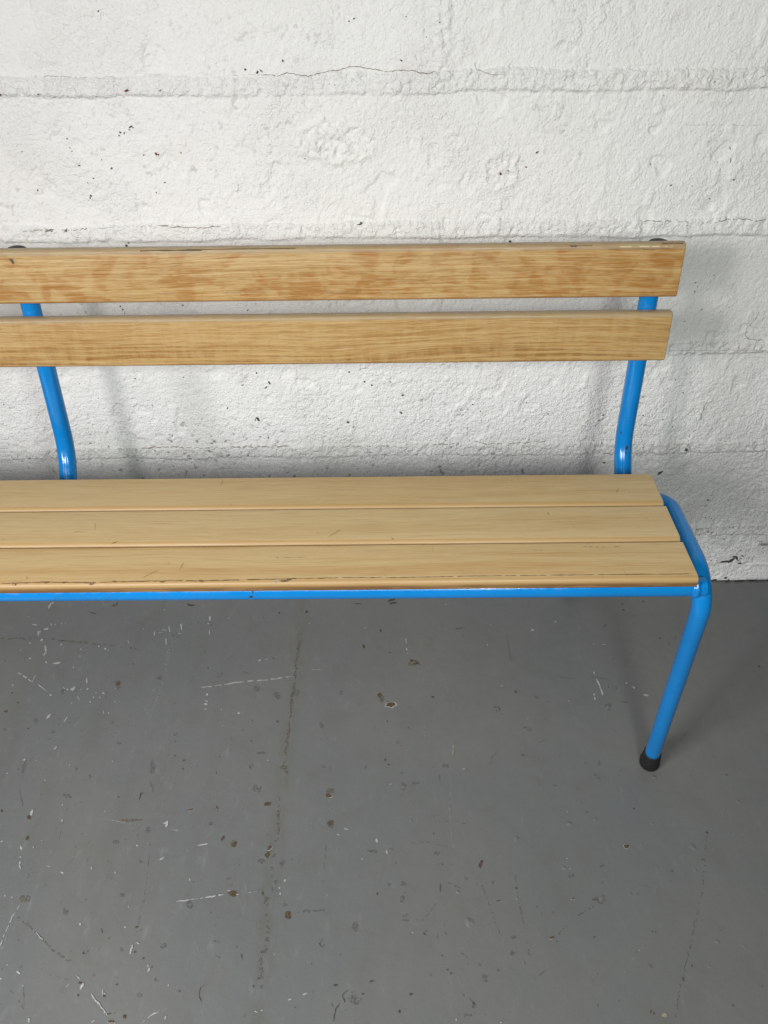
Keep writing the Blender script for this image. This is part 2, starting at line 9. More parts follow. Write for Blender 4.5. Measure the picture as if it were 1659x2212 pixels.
WALL_MARKS={'pit':[[-1870,9541,19,-1,-2,-11],[-1707,9506,17,8,9,-17],[-1658,9522,6,5,16,-16],[-3736,8779,18,11,8,-12],[-3681,8772,15,14,6,-6],[-3573,8849,24,13,5,-10],[-3543,8837,13,4,2,-7],[-3061,9308,13,4,2,-8],[-3966,8303,13,-8,-10,-12],[-4428,8346,14,5,2,-9],[-3462,8476,13,0,-2,-9],[-3703,10226,11,6,4,-7],[-4744,9278,16,4,1,-8],[-5275,9270,18,16,6,-5],[-1143,8401,9,4,3,-7],[-4262,8168,8,8,12,-9],[-4355,7925,16,-9,-9,-12],[-4378,7902,8,-1,-7,-20],[-5131,8009,10,6,6,-12],[-3227,8099,14,1,-1,-8],[-443,10079,8,-8,-8,-5],[-375,10110,13,11,6,-5],[-5111,7434,62,11,-1,-12],[-4867,7421,7,-6,-23,-22],[-377,7465,45,8,2,-10],[-359,7482,14,2,3,-24],[-4490,8534,10,0,-2,-7],[-5205,8542,6,-6,-7,-6],[-4512,8703,14,2,0,-9],[-1352,9639,12,0,-2,-16],[-2923,8501,15,-6,-4,-7],[-3597,8813,5,-10,-8,-4],[-3761,8740,8,2,2,-14],[-4083,8420,7,-6,-6,-6],[-4362,8105,8,-4,-5,-7],[-4511,8580,9,-3,-4,-7],[4373,10197,10,-4,-2,-6],[4533,9325,9,5,6,-7],[3874,9163,6,5,6,-5],[5130,8049,7,11,11,-8],[4545,7965,9,-6,-4,-6],[4849,7783,9,-7,-4,-6],[2207,8455,25,13,7,-10],[577,9892,7,-2,-2,-5],[4637,8573,7,3,4,-6],[5021,8321,6,-1,6,-41],[3867,8277,8,5,5,-7],[746,10059,8,3,3,-6],[305,10123,12,1,1,-6],[246,9622,17,-12,-5,-5],[4235,7978,11,10,8,-8],[4837,8292,10,1,3,-8],[4973,8477,6,3,13,-17],[-3992,7181,8,-15,-16,-10],[-3946,7228,12,4,2,-9],[-4305,6195,15,4,1,-13],[-4279,6142,7,9,14,-12],[-4261,6075,13,3,0,-10],[-4893,6104,10,0,-2,-8],[-4340,4884,16,0,-3,-15],[-5699,4192,11,7,3,-11],[-5065,4513,11,0,-2,-8],[-4604,4716,6,8,5,-4],[-4141,4357,8,4,4,-17],[-2818,4288,15,16,9,-11],[-3287,6202,13,2,0,-15],[-2245,6105,11,12,7,-7],[-6765,4403,9,10,5,-6],[-3821,4003,14,6,1,-7],[-3494,4913,10,6,3,-8],[-2487,4752,10,-2,-2,-7],[-3396,3934,11,-1,-2,-8],[-5324,4800,8,-6,-5,-6],[-6677,4333,7,-10,-6,-6],[-4420,6130,7,-3,-3,-6],[-2353,4034,9,-5,-7,-15],[-5092,7440,61,11,0,-6],[-5075,7417,5,-6,-15,-12],[-4851,7414,10,2,-1,-16],[-2226,4967,18,7,3,-16],[-2029,4777,12,-24,-17,-12],[-2094,4694,25,22,6,-10],[-2308,4055,33,-20,-15,-28],[-2503,4741,14,-5,-5,-13],[-691,3977,13,18,21,-20],[-598,3872,9,-9,-13,-18],[260,4154,31,-20,-6,-14],[286,4508,16,-18,-13,-15],[-249,4714,18,-6,-4,-16],[1531,4294,14,-8,-4,-10],[1674,4160,10,-8,-5,-9],[-2164,3651,13,12,7,-11],[-634,4969,26,-2,-1,-12],[-379,4779,22,0,0,-13],[3090,4739,7,-5,-3,-5],[2887,4092,17,-13,-3,-6],[2478,4317,10,-8,-8,-14],[71,4774,15,-3,-2,-13],[1935,7162,21,-19,-9,-9],[2645,4184,7,-3,-2,-7],[-1037,4049,14,-7,-3,-8],[3879,4057,24,5,4,-13],[3815,3960,15,13,10,-13],[3771,3832,11,8,6,-9],[3888,3964,4,9,7,-5],[4587,4054,17,-12,-3,-9],[5015,4749,6,7,8,-8],[4915,4579,8,3,4,-8],[5204,4497,6,9,16,-14],[4949,6494,10,-7,-5,-9],[4993,6426,8,-1,1,-7],[4965,6342,11,-3,0,-14],[5587,6073,10,-3,0,-8],[5476,5996,10,-4,-1,-7],[4928,5834,24,-3,1,-6],[5509,5538,7,0,2,-6],[5215,6605,3,8,7,-4],[5103,6608,8,-5,-2,-5],[4589,7401,8,-4,-2,-7],[4823,7433,12,0,1,-6],[4607,7150,10,-1,2,-16],[4939,6935,8,-3,-1,-6],[5161,6038,4,7,10,-7],[5175,3797,14,-8,-2,-7],[4957,3960,13,-9,-2,-7],[3938,3484,9,6,6,-10],[3791,3528,7,12,8,-7],[6010,5514,6,4,5,-7],[5241,6580,7,-3,-1,-5],[4435,4534,5,4,5,-6],[5513,3327,26,-15,-8,-37],[5154,2801,25,24,13,-17],[4190,6126,8,-9,-6,-5],[4459,6220,8,0,2,-7],[4059,3032,36,-9,0,-17],[5842,2351,9,3,4,-10],[6963,511,90,11,8,-25],[7102,551,55,49,22,-33],[7152,641,56,-28,-2,-34],[7287,465,46,2,8,-25],[7292,672,23,-11,0,-19],[7209,579,30,-30,-7,-14],[7044,498,42,-28,-3,-14],[7288,598,16,-5,2,-16],[6286,1688,11,-4,0,-10],[6223,2121,9,19,11,-10],[6412,1660,5,7,11,-12],[6691,544,11,10,6,-9],[6794,563,13,-8,-1,-9],[5176,2800,43,33,6,-9],[5154,2766,35,19,7,-13],[6357,1698,8,-1,1,-9],[7170,723,3,14,10,-7],[7332,639,3,9,16,-13],[50.5,1,12.6,57,[6839,12],[6995,23],[7085,44],[7227,-14],[7609,-19],[8028,-33]],[7088,31,70,57,15,-23],[7211,-14,51,-23,0,-24],[6987,53,40,-20,-1,-20],[7962,-32,86,-38,0,-16]],
 'crack':[[14.7,1,7.2,29,[-1657,9478],[-1438,9459],[-1309,9494],[-1029,9449],[-805,9497],[-583,9527],[-456,9562],[-269,9546],[10,9499]],[14.7,1,7.2,29,[11,9493],[247,9510],[420,9495],[593,9465],[718,9491]],[15.5,0.7,8.5,35,[-5523,7418],[-5162,7442],[-5037,7447],[-4847,7431],[-4488,7452]],[17.4,1,8.5,35,[-3422,7485],[-3179,7461],[-2829,7444],[-2474,7464]],[15.4,0.6,8.5,35,[3926,7462],[4240,7469],[4559,7455],[4829,7428]],[17.3,0.9,8.4,35,[5016,7450],[5151,7472],[5354,7498],[5612,7454],[5783,7465]],[20.6,0.6,11.3,46,[-4964,3465],[-4679,3468]],[25.7,1,11.3,46,[-4512,3449],[-4278,3480],[-3824,3475]],[20.6,0.6,11.3,46,[-3825,3468],[-3344,3452],[-2404,3482]],[25.7,0.8,11.3,46,[-2877,3481],[-1765,3468]],[20.6,0.6,11.3,46,[-811,3457],[382,3433]],[20.5,0.9,11.3,46,[818,3484],[1295,3479]],[23.0,0.75,11.3,46,[1569,3537],[1891,3462],[2405,3480],[2957,3506]],[13.3,0.9,9.8,40,[6108,5984],[6084,5852],[5987,5674],[5997,5560],[6077,5502],[6340,5475]],[22.6,0.9,11.1,45,[5687,4329],[5640,4201],[5652,3965],[5607,3912],[5615,3738],[5533,3644],[5518,3507],[5529,3256]],[15.4,0.8,11.3,46,[6052,3514],[6280,3443]],[20.5,0.9,11.3,46,[6736,3479],[6814,3450]]],
 'red':[[-3523,9308,26,4,0,-14],[-3384,7957,12,3,1,-9],[-665,9345,6,6,6,-4],[-3282,8490,14,10,13,-16],[-3250,8480,10,9,7,-7],[1701,8167,16,-18,-11,-9],[1809,8208,9,-10,-8,-6],[2068,8252,15,-2,0,-11],[2195,8445,11,6,5,-7]],
 'crease':[[16.4,0.8,7.2,29,[-4779,9489],[-4558,9487],[-4026,9467]],[13.1,0.8,7.2,29,[-2068,9466],[-1657,9478]],[14.7,1,7.2,29,[1215,9590],[1267,9507],[1460,9450],[1681,9442]],[15.4,0.5,8.5,35,[-4453,7451],[-3422,7485]],[10.4,0.6,7.6,31,[4254,8788],[5367,8776]],[13.6,1,3.2,41,[4758,5308],[5359,5308],[6452,5305]],[15.5,0.9,4.1,47,[5614,3297],[7046,3289]],[14.7,0.7,12.9,53,[6682,1243],[7649,1254]]]}
SEAT_MARKS={'scuff':[[11.9,1,3.7,41,[-2297,-3143],[-2301,-3239],[-2321,-3318]],[8.2,1,3.3,37,[-4056,-4238],[-3900,-4240]],[9.7,1,3.5,40,[-967,-3597],[-890,-3583]],[11.0,1,3.7,41,[-428,-3243],[-370,-3228]],[8.9,0.9,3.0,34,[-2963,-5087],[-2879,-5027],[-2797,-4956]],[7.5,1,3.0,34,[-2513,-4823],[-2542,-4959]],[8.2,1,3.3,37,[-767,-4394],[-597,-4229]],[6.1,1,3.2,36,[-4953,-4383],[-4869,-4371]],[19.0,1,3.0,34,[-2707,-4833],[-2682,-4858]],[14.8,1,3.0,33,[-4380,-5036],[-4353,-5104]],[10.1,1,3.2,36,[-914,-4270],[-892,-4338]],[16.0,1,3.2,36,[-3512,-4457],[-3431,-4427]],[6.2,0.6,3.1,35,[-1421,-4759],[-1020,-4756]],[8.4,1,3.3,38,[-3790,-4205],[-3824,-4065]],[13.0,1,3.5,39,[-2131,-3680],[-2094,-3715]],[15.5,1,3.5,40,[3163,-3432],[3108,-3534]],[17.7,1,3.5,40,[3280,-3537],[3302,-3522]],[9.2,1,3.4,38,[2108,-3916],[2125,-3998]],[13.7,1,3.6,41,[1735,-3198],[1730,-3262]],[9.7,1,3.5,40,[1372,-3517],[1381,-3584]],[15.9,1,3.2,36,[41,-4397],[99,-4464]],[17.4,1,3.5,39,[64,-3679],[79,-3719]],[10.2,1,3.3,37,[287,-4256],[304,-4283]],[9.6,0.6,3.2,36,[2810,-4256],[2902,-4371]],[10.1,1,3.1,35,[561,-4602],[566,-4676]],[11.1,1,3.0,33,[2850,-5032],[2847,-5080]],[7.8,0.6,3.1,35,[2442,-4607],[2641,-4623],[2904,-4610]],[6.9,1,3.7,42,[1768,-3145],[1898,-3141]],[6.2,0.6,3.3,37,[3362,-4078],[3577,-4063]],[7.0,0.6,3.1,35,[1797,-4663],[1967,-4678]],[16.9,0.93,3.3,44,[-4654,-5163],[-4103,-5147],[-3556,-5162],[-3267,-5154],[-2741,-5145],[-2239,-5152],[-1602,-5140],[-1103,-5131],[-50,-5125]],[14.0,0.9,2.6,44,[-49,-5133],[1007,-5119],[2561,-5116],[3669,-5119]],[-3553,-5174,31,0,4,-13],[-3282,-5150,31,0,4,-13],[-2710,-5157,31,0,3,-13],[-4486,-5166,31,0,5,-13],[-4101,-5155,31,0,4,-13],[-2239,-5152,31,0,2,-13],[-1185,-5146,31,0,1,-13],[-3879,-5154,31,0,4,-13],[-1130,-5131,31,0,1,-13],[11.0,1,2.9,33,[-775,-5128],[-761,-5179]],[11.0,1,2.9,33,[-680,-5129],[-667,-5180]],[10.9,1,2.9,33,[-491,-5131],[-479,-5183]],[10.9,1,2.9,33,[-255,-5134],[-243,-5186]],[10.9,1,2.9,33,[-214,-5135],[-202,-5186]],[10.9,1,2.9,33,[-103,-5136],[-91,-5188]],[11.0,1,2.9,33,[-35,-5065],[-24,-5118]],[11.0,1,2.9,33,[2066,-5094],[2068,-5145]],[11.0,1,2.9,33,[2093,-5094],[2095,-5146]],[11.0,1,2.9,33,[2855,-5104],[2853,-5156]],[11.0,1,2.9,33,[2564,-5100],[2564,-5152]],[11.0,1,2.9,33,[2869,-5104],[2867,-5156]],[-1239,-5161,79,2,1,-11]],
 'blue':[[-1341,-5168,15,0,2,-17]]}
import bpy, math, random
import numpy as np
from mathutils import Vector, Matrix
sc = bpy.context.scene
COL = sc.collection
rnd = random.Random(11)

# ------------------------------------------------------------ helpers
def link(name, me, mats=(), parent=None):
    o = bpy.data.objects.new(name, me); COL.objects.link(o)
    for m in mats: me.materials.append(m)
    if parent: o.parent = parent
    return o

class MB:
    def __init__(s): s.v = []; s.f = []; s.m = []; s.sm = []
    def add(s, vs, fs, mi=0, smooth=False):
        b = len(s.v); s.v += [tuple(v) for v in vs]
        for f in fs: s.f.append([b+i for i in f]); s.m.append(mi); s.sm.append(smooth)
    def build(s, name, mats, parent=None):
        me = bpy.data.meshes.new(name); me.from_pydata(s.v, [], s.f)
        me.polygons.foreach_set('material_index', s.m); me.polygons.foreach_set('use_smooth', s.sm)
        me.update(); return link(name, me, mats, parent)

def fillet(pts, radii, n=14):
    pts = [Vector(p) for p in pts]; out = [pts[0]]
    for i in range(1, len(pts)-1):
        a, b, c = pts[i-1], pts[i], pts[i+1]; r = radii[i-1]
        u = (a-b).normalized(); w = (c-b).normalized(); ang = u.angle(w)
        t = r/math.tan(ang/2); cen = b+(u+w).normalized()*(r/math.sin(ang/2))
        p0 = b+u*t; p1 = b+w*t; v0 = p0-cen; v1 = p1-cen; tot = v0.angle(v1)
        ax = v0.cross(v1).normalized()
        for k in range(n+1): out.append(cen+Matrix.Rotation(tot*k/n, 3, ax) @ v0)
    out.append(pts[-1]); return out

def densify(P, step=.03):
    out = [P[0]]
    for a, b in zip(P, P[1:]):
        n = max(1, int((b-a).length/step))
        for k in range(1, n+1): out.append(a+(b-a)*k/n)
    return out

def sweep(mb, path, r, seg=32, mi=0, caps=True, rfun=None):
    P = [Vector(p) for p in path]; n = len(P)
    T = [((P[min(i+1, n-1)]-P[max(i-1, 0)]).normalized()) for i in range(n)]
    up = Vector((0, 0, 1)) if abs(T[0].z) < .9 else Vector((0, 1, 0))
    N = (up-T[0]*up.dot(T[0])).normalized(); vs = []
    for i in range(n):
        N = (N-T[i]*N.dot(T[i])).normalized(); B = T[i].cross(N)
        rr = rfun(i/(n-1)) if rfun else r
        for k in range(seg):
            a = 2*math.pi*k/seg; vs.append(P[i]+(N*math.cos(a)+B*math.sin(a))*rr)
    fs = [[i*seg+k, i*seg+(k+1) % seg, (i+1)*seg+(k+1) % seg, (i+1)*seg+k] for i in range(n-1) for k in range(seg)]
    mb.add(vs, fs, mi, True)
    if caps: mb.add(vs[:seg], [list(range(seg))[::-1]], mi); mb.add(vs[-seg:], [list(range(seg))], mi)

def lathe(mb, prof, origin, axis, seg=36, mi=0):
    ax = Vector(axis).normalized(); q = Vector((0, 0, 1)).rotation_difference(ax).to_matrix(); o = Vector(origin); vs = []
    for r, z in prof:
        for k in range(seg):
            a = 2*math.pi*k/seg; vs.append(o+q @ Vector((r*math.cos(a), r*math.sin(a), z)))
    fs = [[i*seg+k, i*seg+(k+1) % seg, (i+1)*seg+(k+1) % seg, (i+1)*seg+k] for i in range(len(prof)-1) for k in range(seg)]
    mb.add(vs, fs, mi, True)

# ------------------------------------------------------------ node helper
class NT:
    def __init__(s, name):
        s.mat = bpy.data.materials.new(name); s.mat.use_nodes = True; s.t = s.mat.node_tree
        s.t.nodes.clear(); s.out = s.t.nodes.new('ShaderNodeOutputMaterial'); s.bs = s.t.nodes.new('ShaderNodeBsdfPrincipled')
        s.t.links.new(s.bs.outputs[0], s.out.inputs[0]); s.tc = s.t.nodes.new('ShaderNodeTexCoord')
    def set(s, sock, v):
        if isinstance(v, bpy.types.NodeSocket): s.t.links.new(v, sock)
        else: sock.default_value = v
    def math(s, op, a, b=0.0, c=0.0, clamp=False):
        n = s.t.nodes.new('ShaderNodeMath'); n.operation = op; n.use_clamp = clamp
        s.set(n.inputs[0], a); s.set(n.inputs[1], b); s.set(n.inputs[2], c); return n.outputs[0]
    def mapv(s, v, scale=(1, 1, 1), loc=(0, 0, 0), rot=(0, 0, 0)):
        n = s.t.nodes.new('ShaderNodeMapping'); s.set(n.inputs[0], v)
        n.inputs['Scale'].default_value = scale; n.inputs['Location'].default_value = loc; n.inputs['Rotation'].default_value = rot
        return n.outputs[0]
    def noise(s, v, scale=1, detail=2, rough=.5, dist=0, col=False):
        n = s.t.nodes.new('ShaderNodeTexNoise'); s.set(n.inputs['Vector'], v); n.inputs['Scale'].default_value = scale
        n.inputs['Detail'].default_value = detail; n.inputs['Roughness'].default_value = rough; n.inputs['Distortion'].default_value = dist
        return n.outputs[1 if col else 0]
    def voro(s, v, scale=1, feature='F1', rnd=1):
        n = s.t.nodes.new('ShaderNodeTexVoronoi'); n.feature = feature; s.set(n.inputs['Vector'], v); n.inputs['Scale'].default_value = scale
        n.inputs['Randomness'].default_value = rnd; return n.outputs['Distance']
    def mr(s, v, a, b, c=0.0, d=1.0):
        n = s.t.nodes.new('ShaderNodeMapRange'); n.interpolation_type = 'SMOOTHSTEP'
        for i, x in enumerate((v, a, b, c, d)): s.set(n.inputs[i], x)
        return n.outputs[0]
    def mix(s, f, a, b, mode='MIX'):
        n = s.t.nodes.new('ShaderNodeMix'); n.data_type = 'RGBA'; n.blend_type = mode
        s.set(n.inputs[0], f)
        for i, x in ((6, a), (7, b)): s.set(n.inputs[i], (*x, 1) if isinstance(x, tuple) and len(x) == 3 else x)
        return n.outputs[2]
    def bump(s, h, strength, dist, prev=None):
        n = s.t.nodes.new('ShaderNodeBump'); n.inputs['Strength'].default_value = strength; n.inputs['Distance'].default_value = dist
        s.set(n.inputs['Height'], h)
        if prev: s.set(n.inputs['Normal'], prev)
        return n.outputs[0]
    def sep(s, v):
        n = s.t.nodes.new('ShaderNodeSeparateXYZ'); s.set(n.inputs[0], v); return n.outputs
    def comb(s, x, y, z):
        n = s.t.nodes.new('ShaderNodeCombineXYZ')
        for i, a in enumerate((x, y, z)): s.set(n.inputs[i], a)
        return n.outputs[0]
    def attr(s, name):
        n = s.t.nodes.new('ShaderNodeAttribute'); n.attribute_name = name; return n.outputs['Fac']
    def fin(s, col=None, rough=.5, normal=None, spec=.5, coat=0, coatr=.1, metal=0):
        b = s.bs.inputs
        if col is not None: s.set(b['Base Color'], (*col, 1) if isinstance(col, tuple) else col)
        s.set(b['Roughness'], rough); s.set(b['Specular IOR Level'], spec); s.set(b['Metallic'], metal)
        b['Coat Weight'].default_value = coat; b['Coat Roughness'].default_value = coatr
        if normal: s.set(b['Normal'], normal)
        return s.mat

def simple(name, col, rough=.6, spec=.4, vary=.25, scale=300):
    n = NT(name); o = n.tc.outputs['Object']; f = n.noise(o, scale, 3, .6)
    c = n.mix(n.mr(f, .3, .7), tuple(x*(1-vary) for x in col), tuple(min(1, x*(1+vary)) for x in col))
    return n.fin(c, rough, None, spec)

# ------------------------------------------------------------ materials
def soft_mark(name, col, lo, hi, scale, spec=.3):
    n = NT(name); o = n.tc.outputs['Object']
    f = n.noise(o, scale, 4, .7); g = n.noise(n.mapv(o, loc=(3, 3, 3)), scale*.25, 2, .5)
    c = n.mix(n.mr(g, .3, .7), tuple(x*.85 for x in col), tuple(x*1.15 for x in col))
    n.fin(c, .5, None, spec); n.set(n.bs.inputs['Alpha'], n.math('MULTIPLY', n.mr(f, lo, hi), n.mr(g, .25, .6, .45, 1.0))); return n.mat

def wall_material():
    n = NT('painted blockwork'); o = n.tc.outputs['Object']
    big = n.noise(o, 2.2, 3, .5, .4); mid = n.noise(n.mapv(o, loc=(3, 1, 7)), 9, 3, .6)
    c = n.mix(n.mr(big, .35, .65), (.83, .83, .812), (.855, .85, .842))
    c = n.mix(n.math('MULTIPLY', n.mr(mid, .56, .72), .35), c, (.79, .745, .745))
    c = n.mix(n.math('MULTIPLY', n.mr(n.noise(n.mapv(o, loc=(9, 0, 2)), 5, 3, .6), .55, .75), .4), c, (.74, .755, .69))
    c = n.mix(n.math('MULTIPLY', n.attr('yellow'), .16), c, (.78, .74, .42))
    g = n.attr('cavity')
    c = n.mix(g, c, (.20, .195, .18))
    f1 = n.voro(n.mapv(o, loc=(1, 2, 3)), 230, 'SMOOTH_F1'); f2 = n.noise(o, 420, 4, .65); f3 = n.noise(o, 110, 3, .6, .6)
    h = n.math('ADD', n.math('MULTIPLY', n.noise(o, 300, 2, .6), 1.5), n.math('MULTIPLY', f2, .5)); h = n.math('ADD', h, n.math('MULTIPLY', f3, .9))
    h = n.math('MULTIPLY', h, n.attr('rough')); nm = n.bump(h, 1.0, .0026)
    return n.fin(c, .55, nm, .35)

def floor_material():
    n = NT('grey floor paint'); o = n.tc.outputs['Object']
    a = n.noise(o, 3.0, 4, .6, .5); b = n.noise(n.mapv(o, loc=(5, 5, 0)), 14, 5, .65, .4); d = n.noise(n.mapv(o, scale=(1, .35, 1)), 60, 4, .7)
    c = n.mix(n.mr(a, .35, .65), (.140, .146, .146), (.156, .157, .151))
    c = n.mix(n.math('MULTIPLY', n.mr(b, .50, .72), .45), c, (.132, .128, .117))
    c = n.mix(n.math('MULTIPLY', n.mr(d, .55, .8), .25), c, (.24, .245, .245))
    sp = n.noise(n.mapv(o, loc=(1, 8, 0)), 170, 5, .75)
    left = n.mr(n.sep(o)[0], .25, -.35)
    c = n.mix(n.math('MULTIPLY', n.mr(sp, .60, .72), n.math('ADD', n.math('MULTIPLY', left, .4), .18)), c, (.085, .082, .074))
    fx = n.sep(o); wob = n.noise(n.comb(0, n.math('MULTIPLY', fx[1], 5), 0), 1, 3, .6)
    sx = n.math('ADD', fx[0], n.math('ADD', .1745, n.math('MULTIPLY', n.math('SUBTRACT', wob, .5), .03)))
    sm = n.math('MULTIPLY', n.mr(n.math('ABSOLUTE', sx), .022, .002), n.mr(n.noise(n.mapv(o, scale=(1, .25, 1)), 90, 4, .7), .35, .65))
    c = n.mix(n.math('MULTIPLY', sm, .5), c, (.115, .105, .085))
    wide = n.noise(n.mapv(o, scale=(1.6, .28, 1), loc=(2, 0, 0)), 9, 4, .65)
    c = n.mix(n.math('MULTIPLY', n.mr(wide, .50, .72), n.math('ADD', n.math('MULTIPLY', left, .22), .10)), c, (.115, .110, .098))
    scf = n.noise(n.mapv(o, scale=(1, .5, 1), rot=(0, 0, .4)), 38, 5, .75)
    c = n.mix(n.math('MULTIPLY', n.mr(scf, .56, .74), n.math('ADD', n.math('MULTIPLY', left, .35), .08)), c, (.235, .24, .24))
    fine = n.noise(o, 900, 2, .6); c = n.mix(n.math('MULTIPLY', n.mr(fine, .45, .7), .18), c, (.12, .122, .12))
    h = n.math('ADD', n.math('MULTIPLY', n.noise(o, 26, 4, .55), 1.6), n.math('MULTIPLY', n.noise(o, 240, 3, .6), .22))
    nm = n.bump(h, .35, .0022)
    r = n.mr(b, .3, .75, .36, .5)
    return n.fin(c, r, nm, .32)

def wood_back(name, seed, slope, blotch, ripple, lo=(.475, .325, .142), hi=(.335, .145, .026)):
    n = NT(name); o = n.mapv(n.tc.outputs['Object'], loc=(seed*3.7, seed*1.3, seed*.7)); x, y, z = n.sep(o)
    w = n.noise(n.comb(n.math('MULTIPLY', x, 3.2), n.math('MULTIPLY', y, 9), 0), 1, 2, .5)
    arch = n.noise(n.comb(n.math('MULTIPLY', x, 1.6), 0, seed), 1, 0, .5)
    yy = n.math('ADD', y, n.math('ADD', n.math('MULTIPLY', w, .012), n.math('MULTIPLY', arch, slope)))
    jag = n.noise(n.comb(n.math('MULTIPLY', x, 55), n.math('MULTIPLY', y, 160), z), 1, 3, .6)
    yj = n.math('ADD', yy, n.math('MULTIPLY', jag, .0022))
    ring = n.noise(n.comb(n.math('MULTIPLY', x, 2.5), n.math('MULTIPLY', yj, 230 if ripple else 210), seed), 1, 2, .6)
    ring = n.mr(ring, .43, .57)
    fib = n.mr(n.noise(n.comb(n.math('MULTIPLY', x, 26), n.math('MULTIPLY', yj, 480), z), 1, 3, .7), .36, .66)
    pore = n.mr(n.noise(n.comb(n.math('MULTIPLY', x, 60), n.math('MULTIPLY', yj, 800), z), 1, 2, .6), .57, .70)
    right = n.mr(n.sep(n.tc.outputs['Object'])[0], -.75, -.02)
    edge = n.noise(n.comb(n.math('MULTIPLY', x, 34), n.math('MULTIPLY', yj, 330), seed), 1, 3, .65)
    if not ripple:
        bl = n.noise(n.comb(n.math('MULTIPLY', x, 27), n.math('MULTIPLY', y, 30), seed), 1, 2, .5, .6)
        bl = n.math('ADD', n.math('ADD', bl, n.math('MULTIPLY', n.math('SUBTRACT', edge, .5), .46)), n.math('MULTIPLY', right, .045))
        bl = n.mr(bl, .47, .62)
        bl2 = n.mr(n.math('ADD', n.noise(n.comb(n.math('MULTIPLY', x, 5), n.math('MULTIPLY', y, 12), seed+5), 1, 3, .6), n.math('MULTIPLY', right, .16)), .48, .72)
        c = n.mix(n.math('MULTIPLY', ring, .30), lo, tuple(l*.6+h*.4 for l, h in zip(lo, hi)))
        c = n.mix(n.math('MULTIPLY', bl2, .55), c, (.40, .205, .055))
        c = n.mix(n.math('MULTIPLY', bl, blotch), c, hi)
    else:
        cross = n.noise(n.comb(n.math('MULTIPLY', x, 75), n.math('MULTIPLY', y, 22), seed), 1, 3, .6, .5)
        cross = n.mr(cross, .36, .62, .45, 1.0)
        dens = n.mr(n.noise(n.comb(n.math('MULTIPLY', x, 6), n.math('MULTIPLY', y, 16), seed+2), 1, 2, .5), .25, .55, .55, 1.0)
        low = n.mr(y, seed*1.3+.022, seed*1.3-.028, .35, 1.0)
        m = n.math('MULTIPLY', n.math('MULTIPLY', ring, cross), n.math('MULTIPLY', dens, low))
        c = n.mix(n.math('MULTIPLY', n.math('MULTIPLY', cross, dens), .45), lo, (.38, .195, .05))
        c = n.mix(n.math('MULTIPLY', m, .95, clamp=True), c, hi)
    c = n.mix(n.math('MULTIPLY', pore, .30), c, (.25, .13, .05))
    ln = n.noise(n.comb(n.math('MULTIPLY', x, 7), n.math('MULTIPLY', yj, 330), n.math('ADD', z, 4)), 1, 2, .6)
    c = n.mix(n.math('MULTIPLY', n.mr(ln, .52, .62), .50 if not ripple else .30), c, (.55, .395, .195))
    c = n.mix(n.math('MULTIPLY', n.mr(ln, .46, .36), .42 if not ripple else .25), c, (.27, .135, .035))
    c = n.mix(n.math('MULTIPLY', fib, .34), c, (.52, .37, .175)); c = n.mix(n.math('MULTIPLY', n.mr(fib, .35, 0), .25), c, (.33, .17, .06))
    c = n.mix(n.math('MULTIPLY', pore, .35), c, (.25, .13, .05))
    # grey top arris, uneven along the board, and darker brown lower edge
    yl = n.sep(n.tc.outputs['Object'])[1]
    e = n.math('MULTIPLY', n.mr(yl, .0262, .0290), n.math('ADD', n.math('MULTIPLY', n.noise(n.comb(n.math('MULTIPLY', x, 12), 0, seed), 1, 3, .6), .9), .30))
    c = n.mix(n.math('MULTIPLY', e, .75), c, (.33, .27, .18))
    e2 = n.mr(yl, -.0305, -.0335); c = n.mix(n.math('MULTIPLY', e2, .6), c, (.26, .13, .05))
    end = n.attr('endgrain'); c = n.mix(end, c, (.20, .12, .06))
    h = n.math('ADD', n.math('MULTIPLY', ring, .5), n.math('MULTIPLY', fib, .5))
    nm = n.bump(h, .35, .0005)
    return n.fin(c, n.mr(fib, 0, 1, .34, .46), nm, .36, 0, .25)

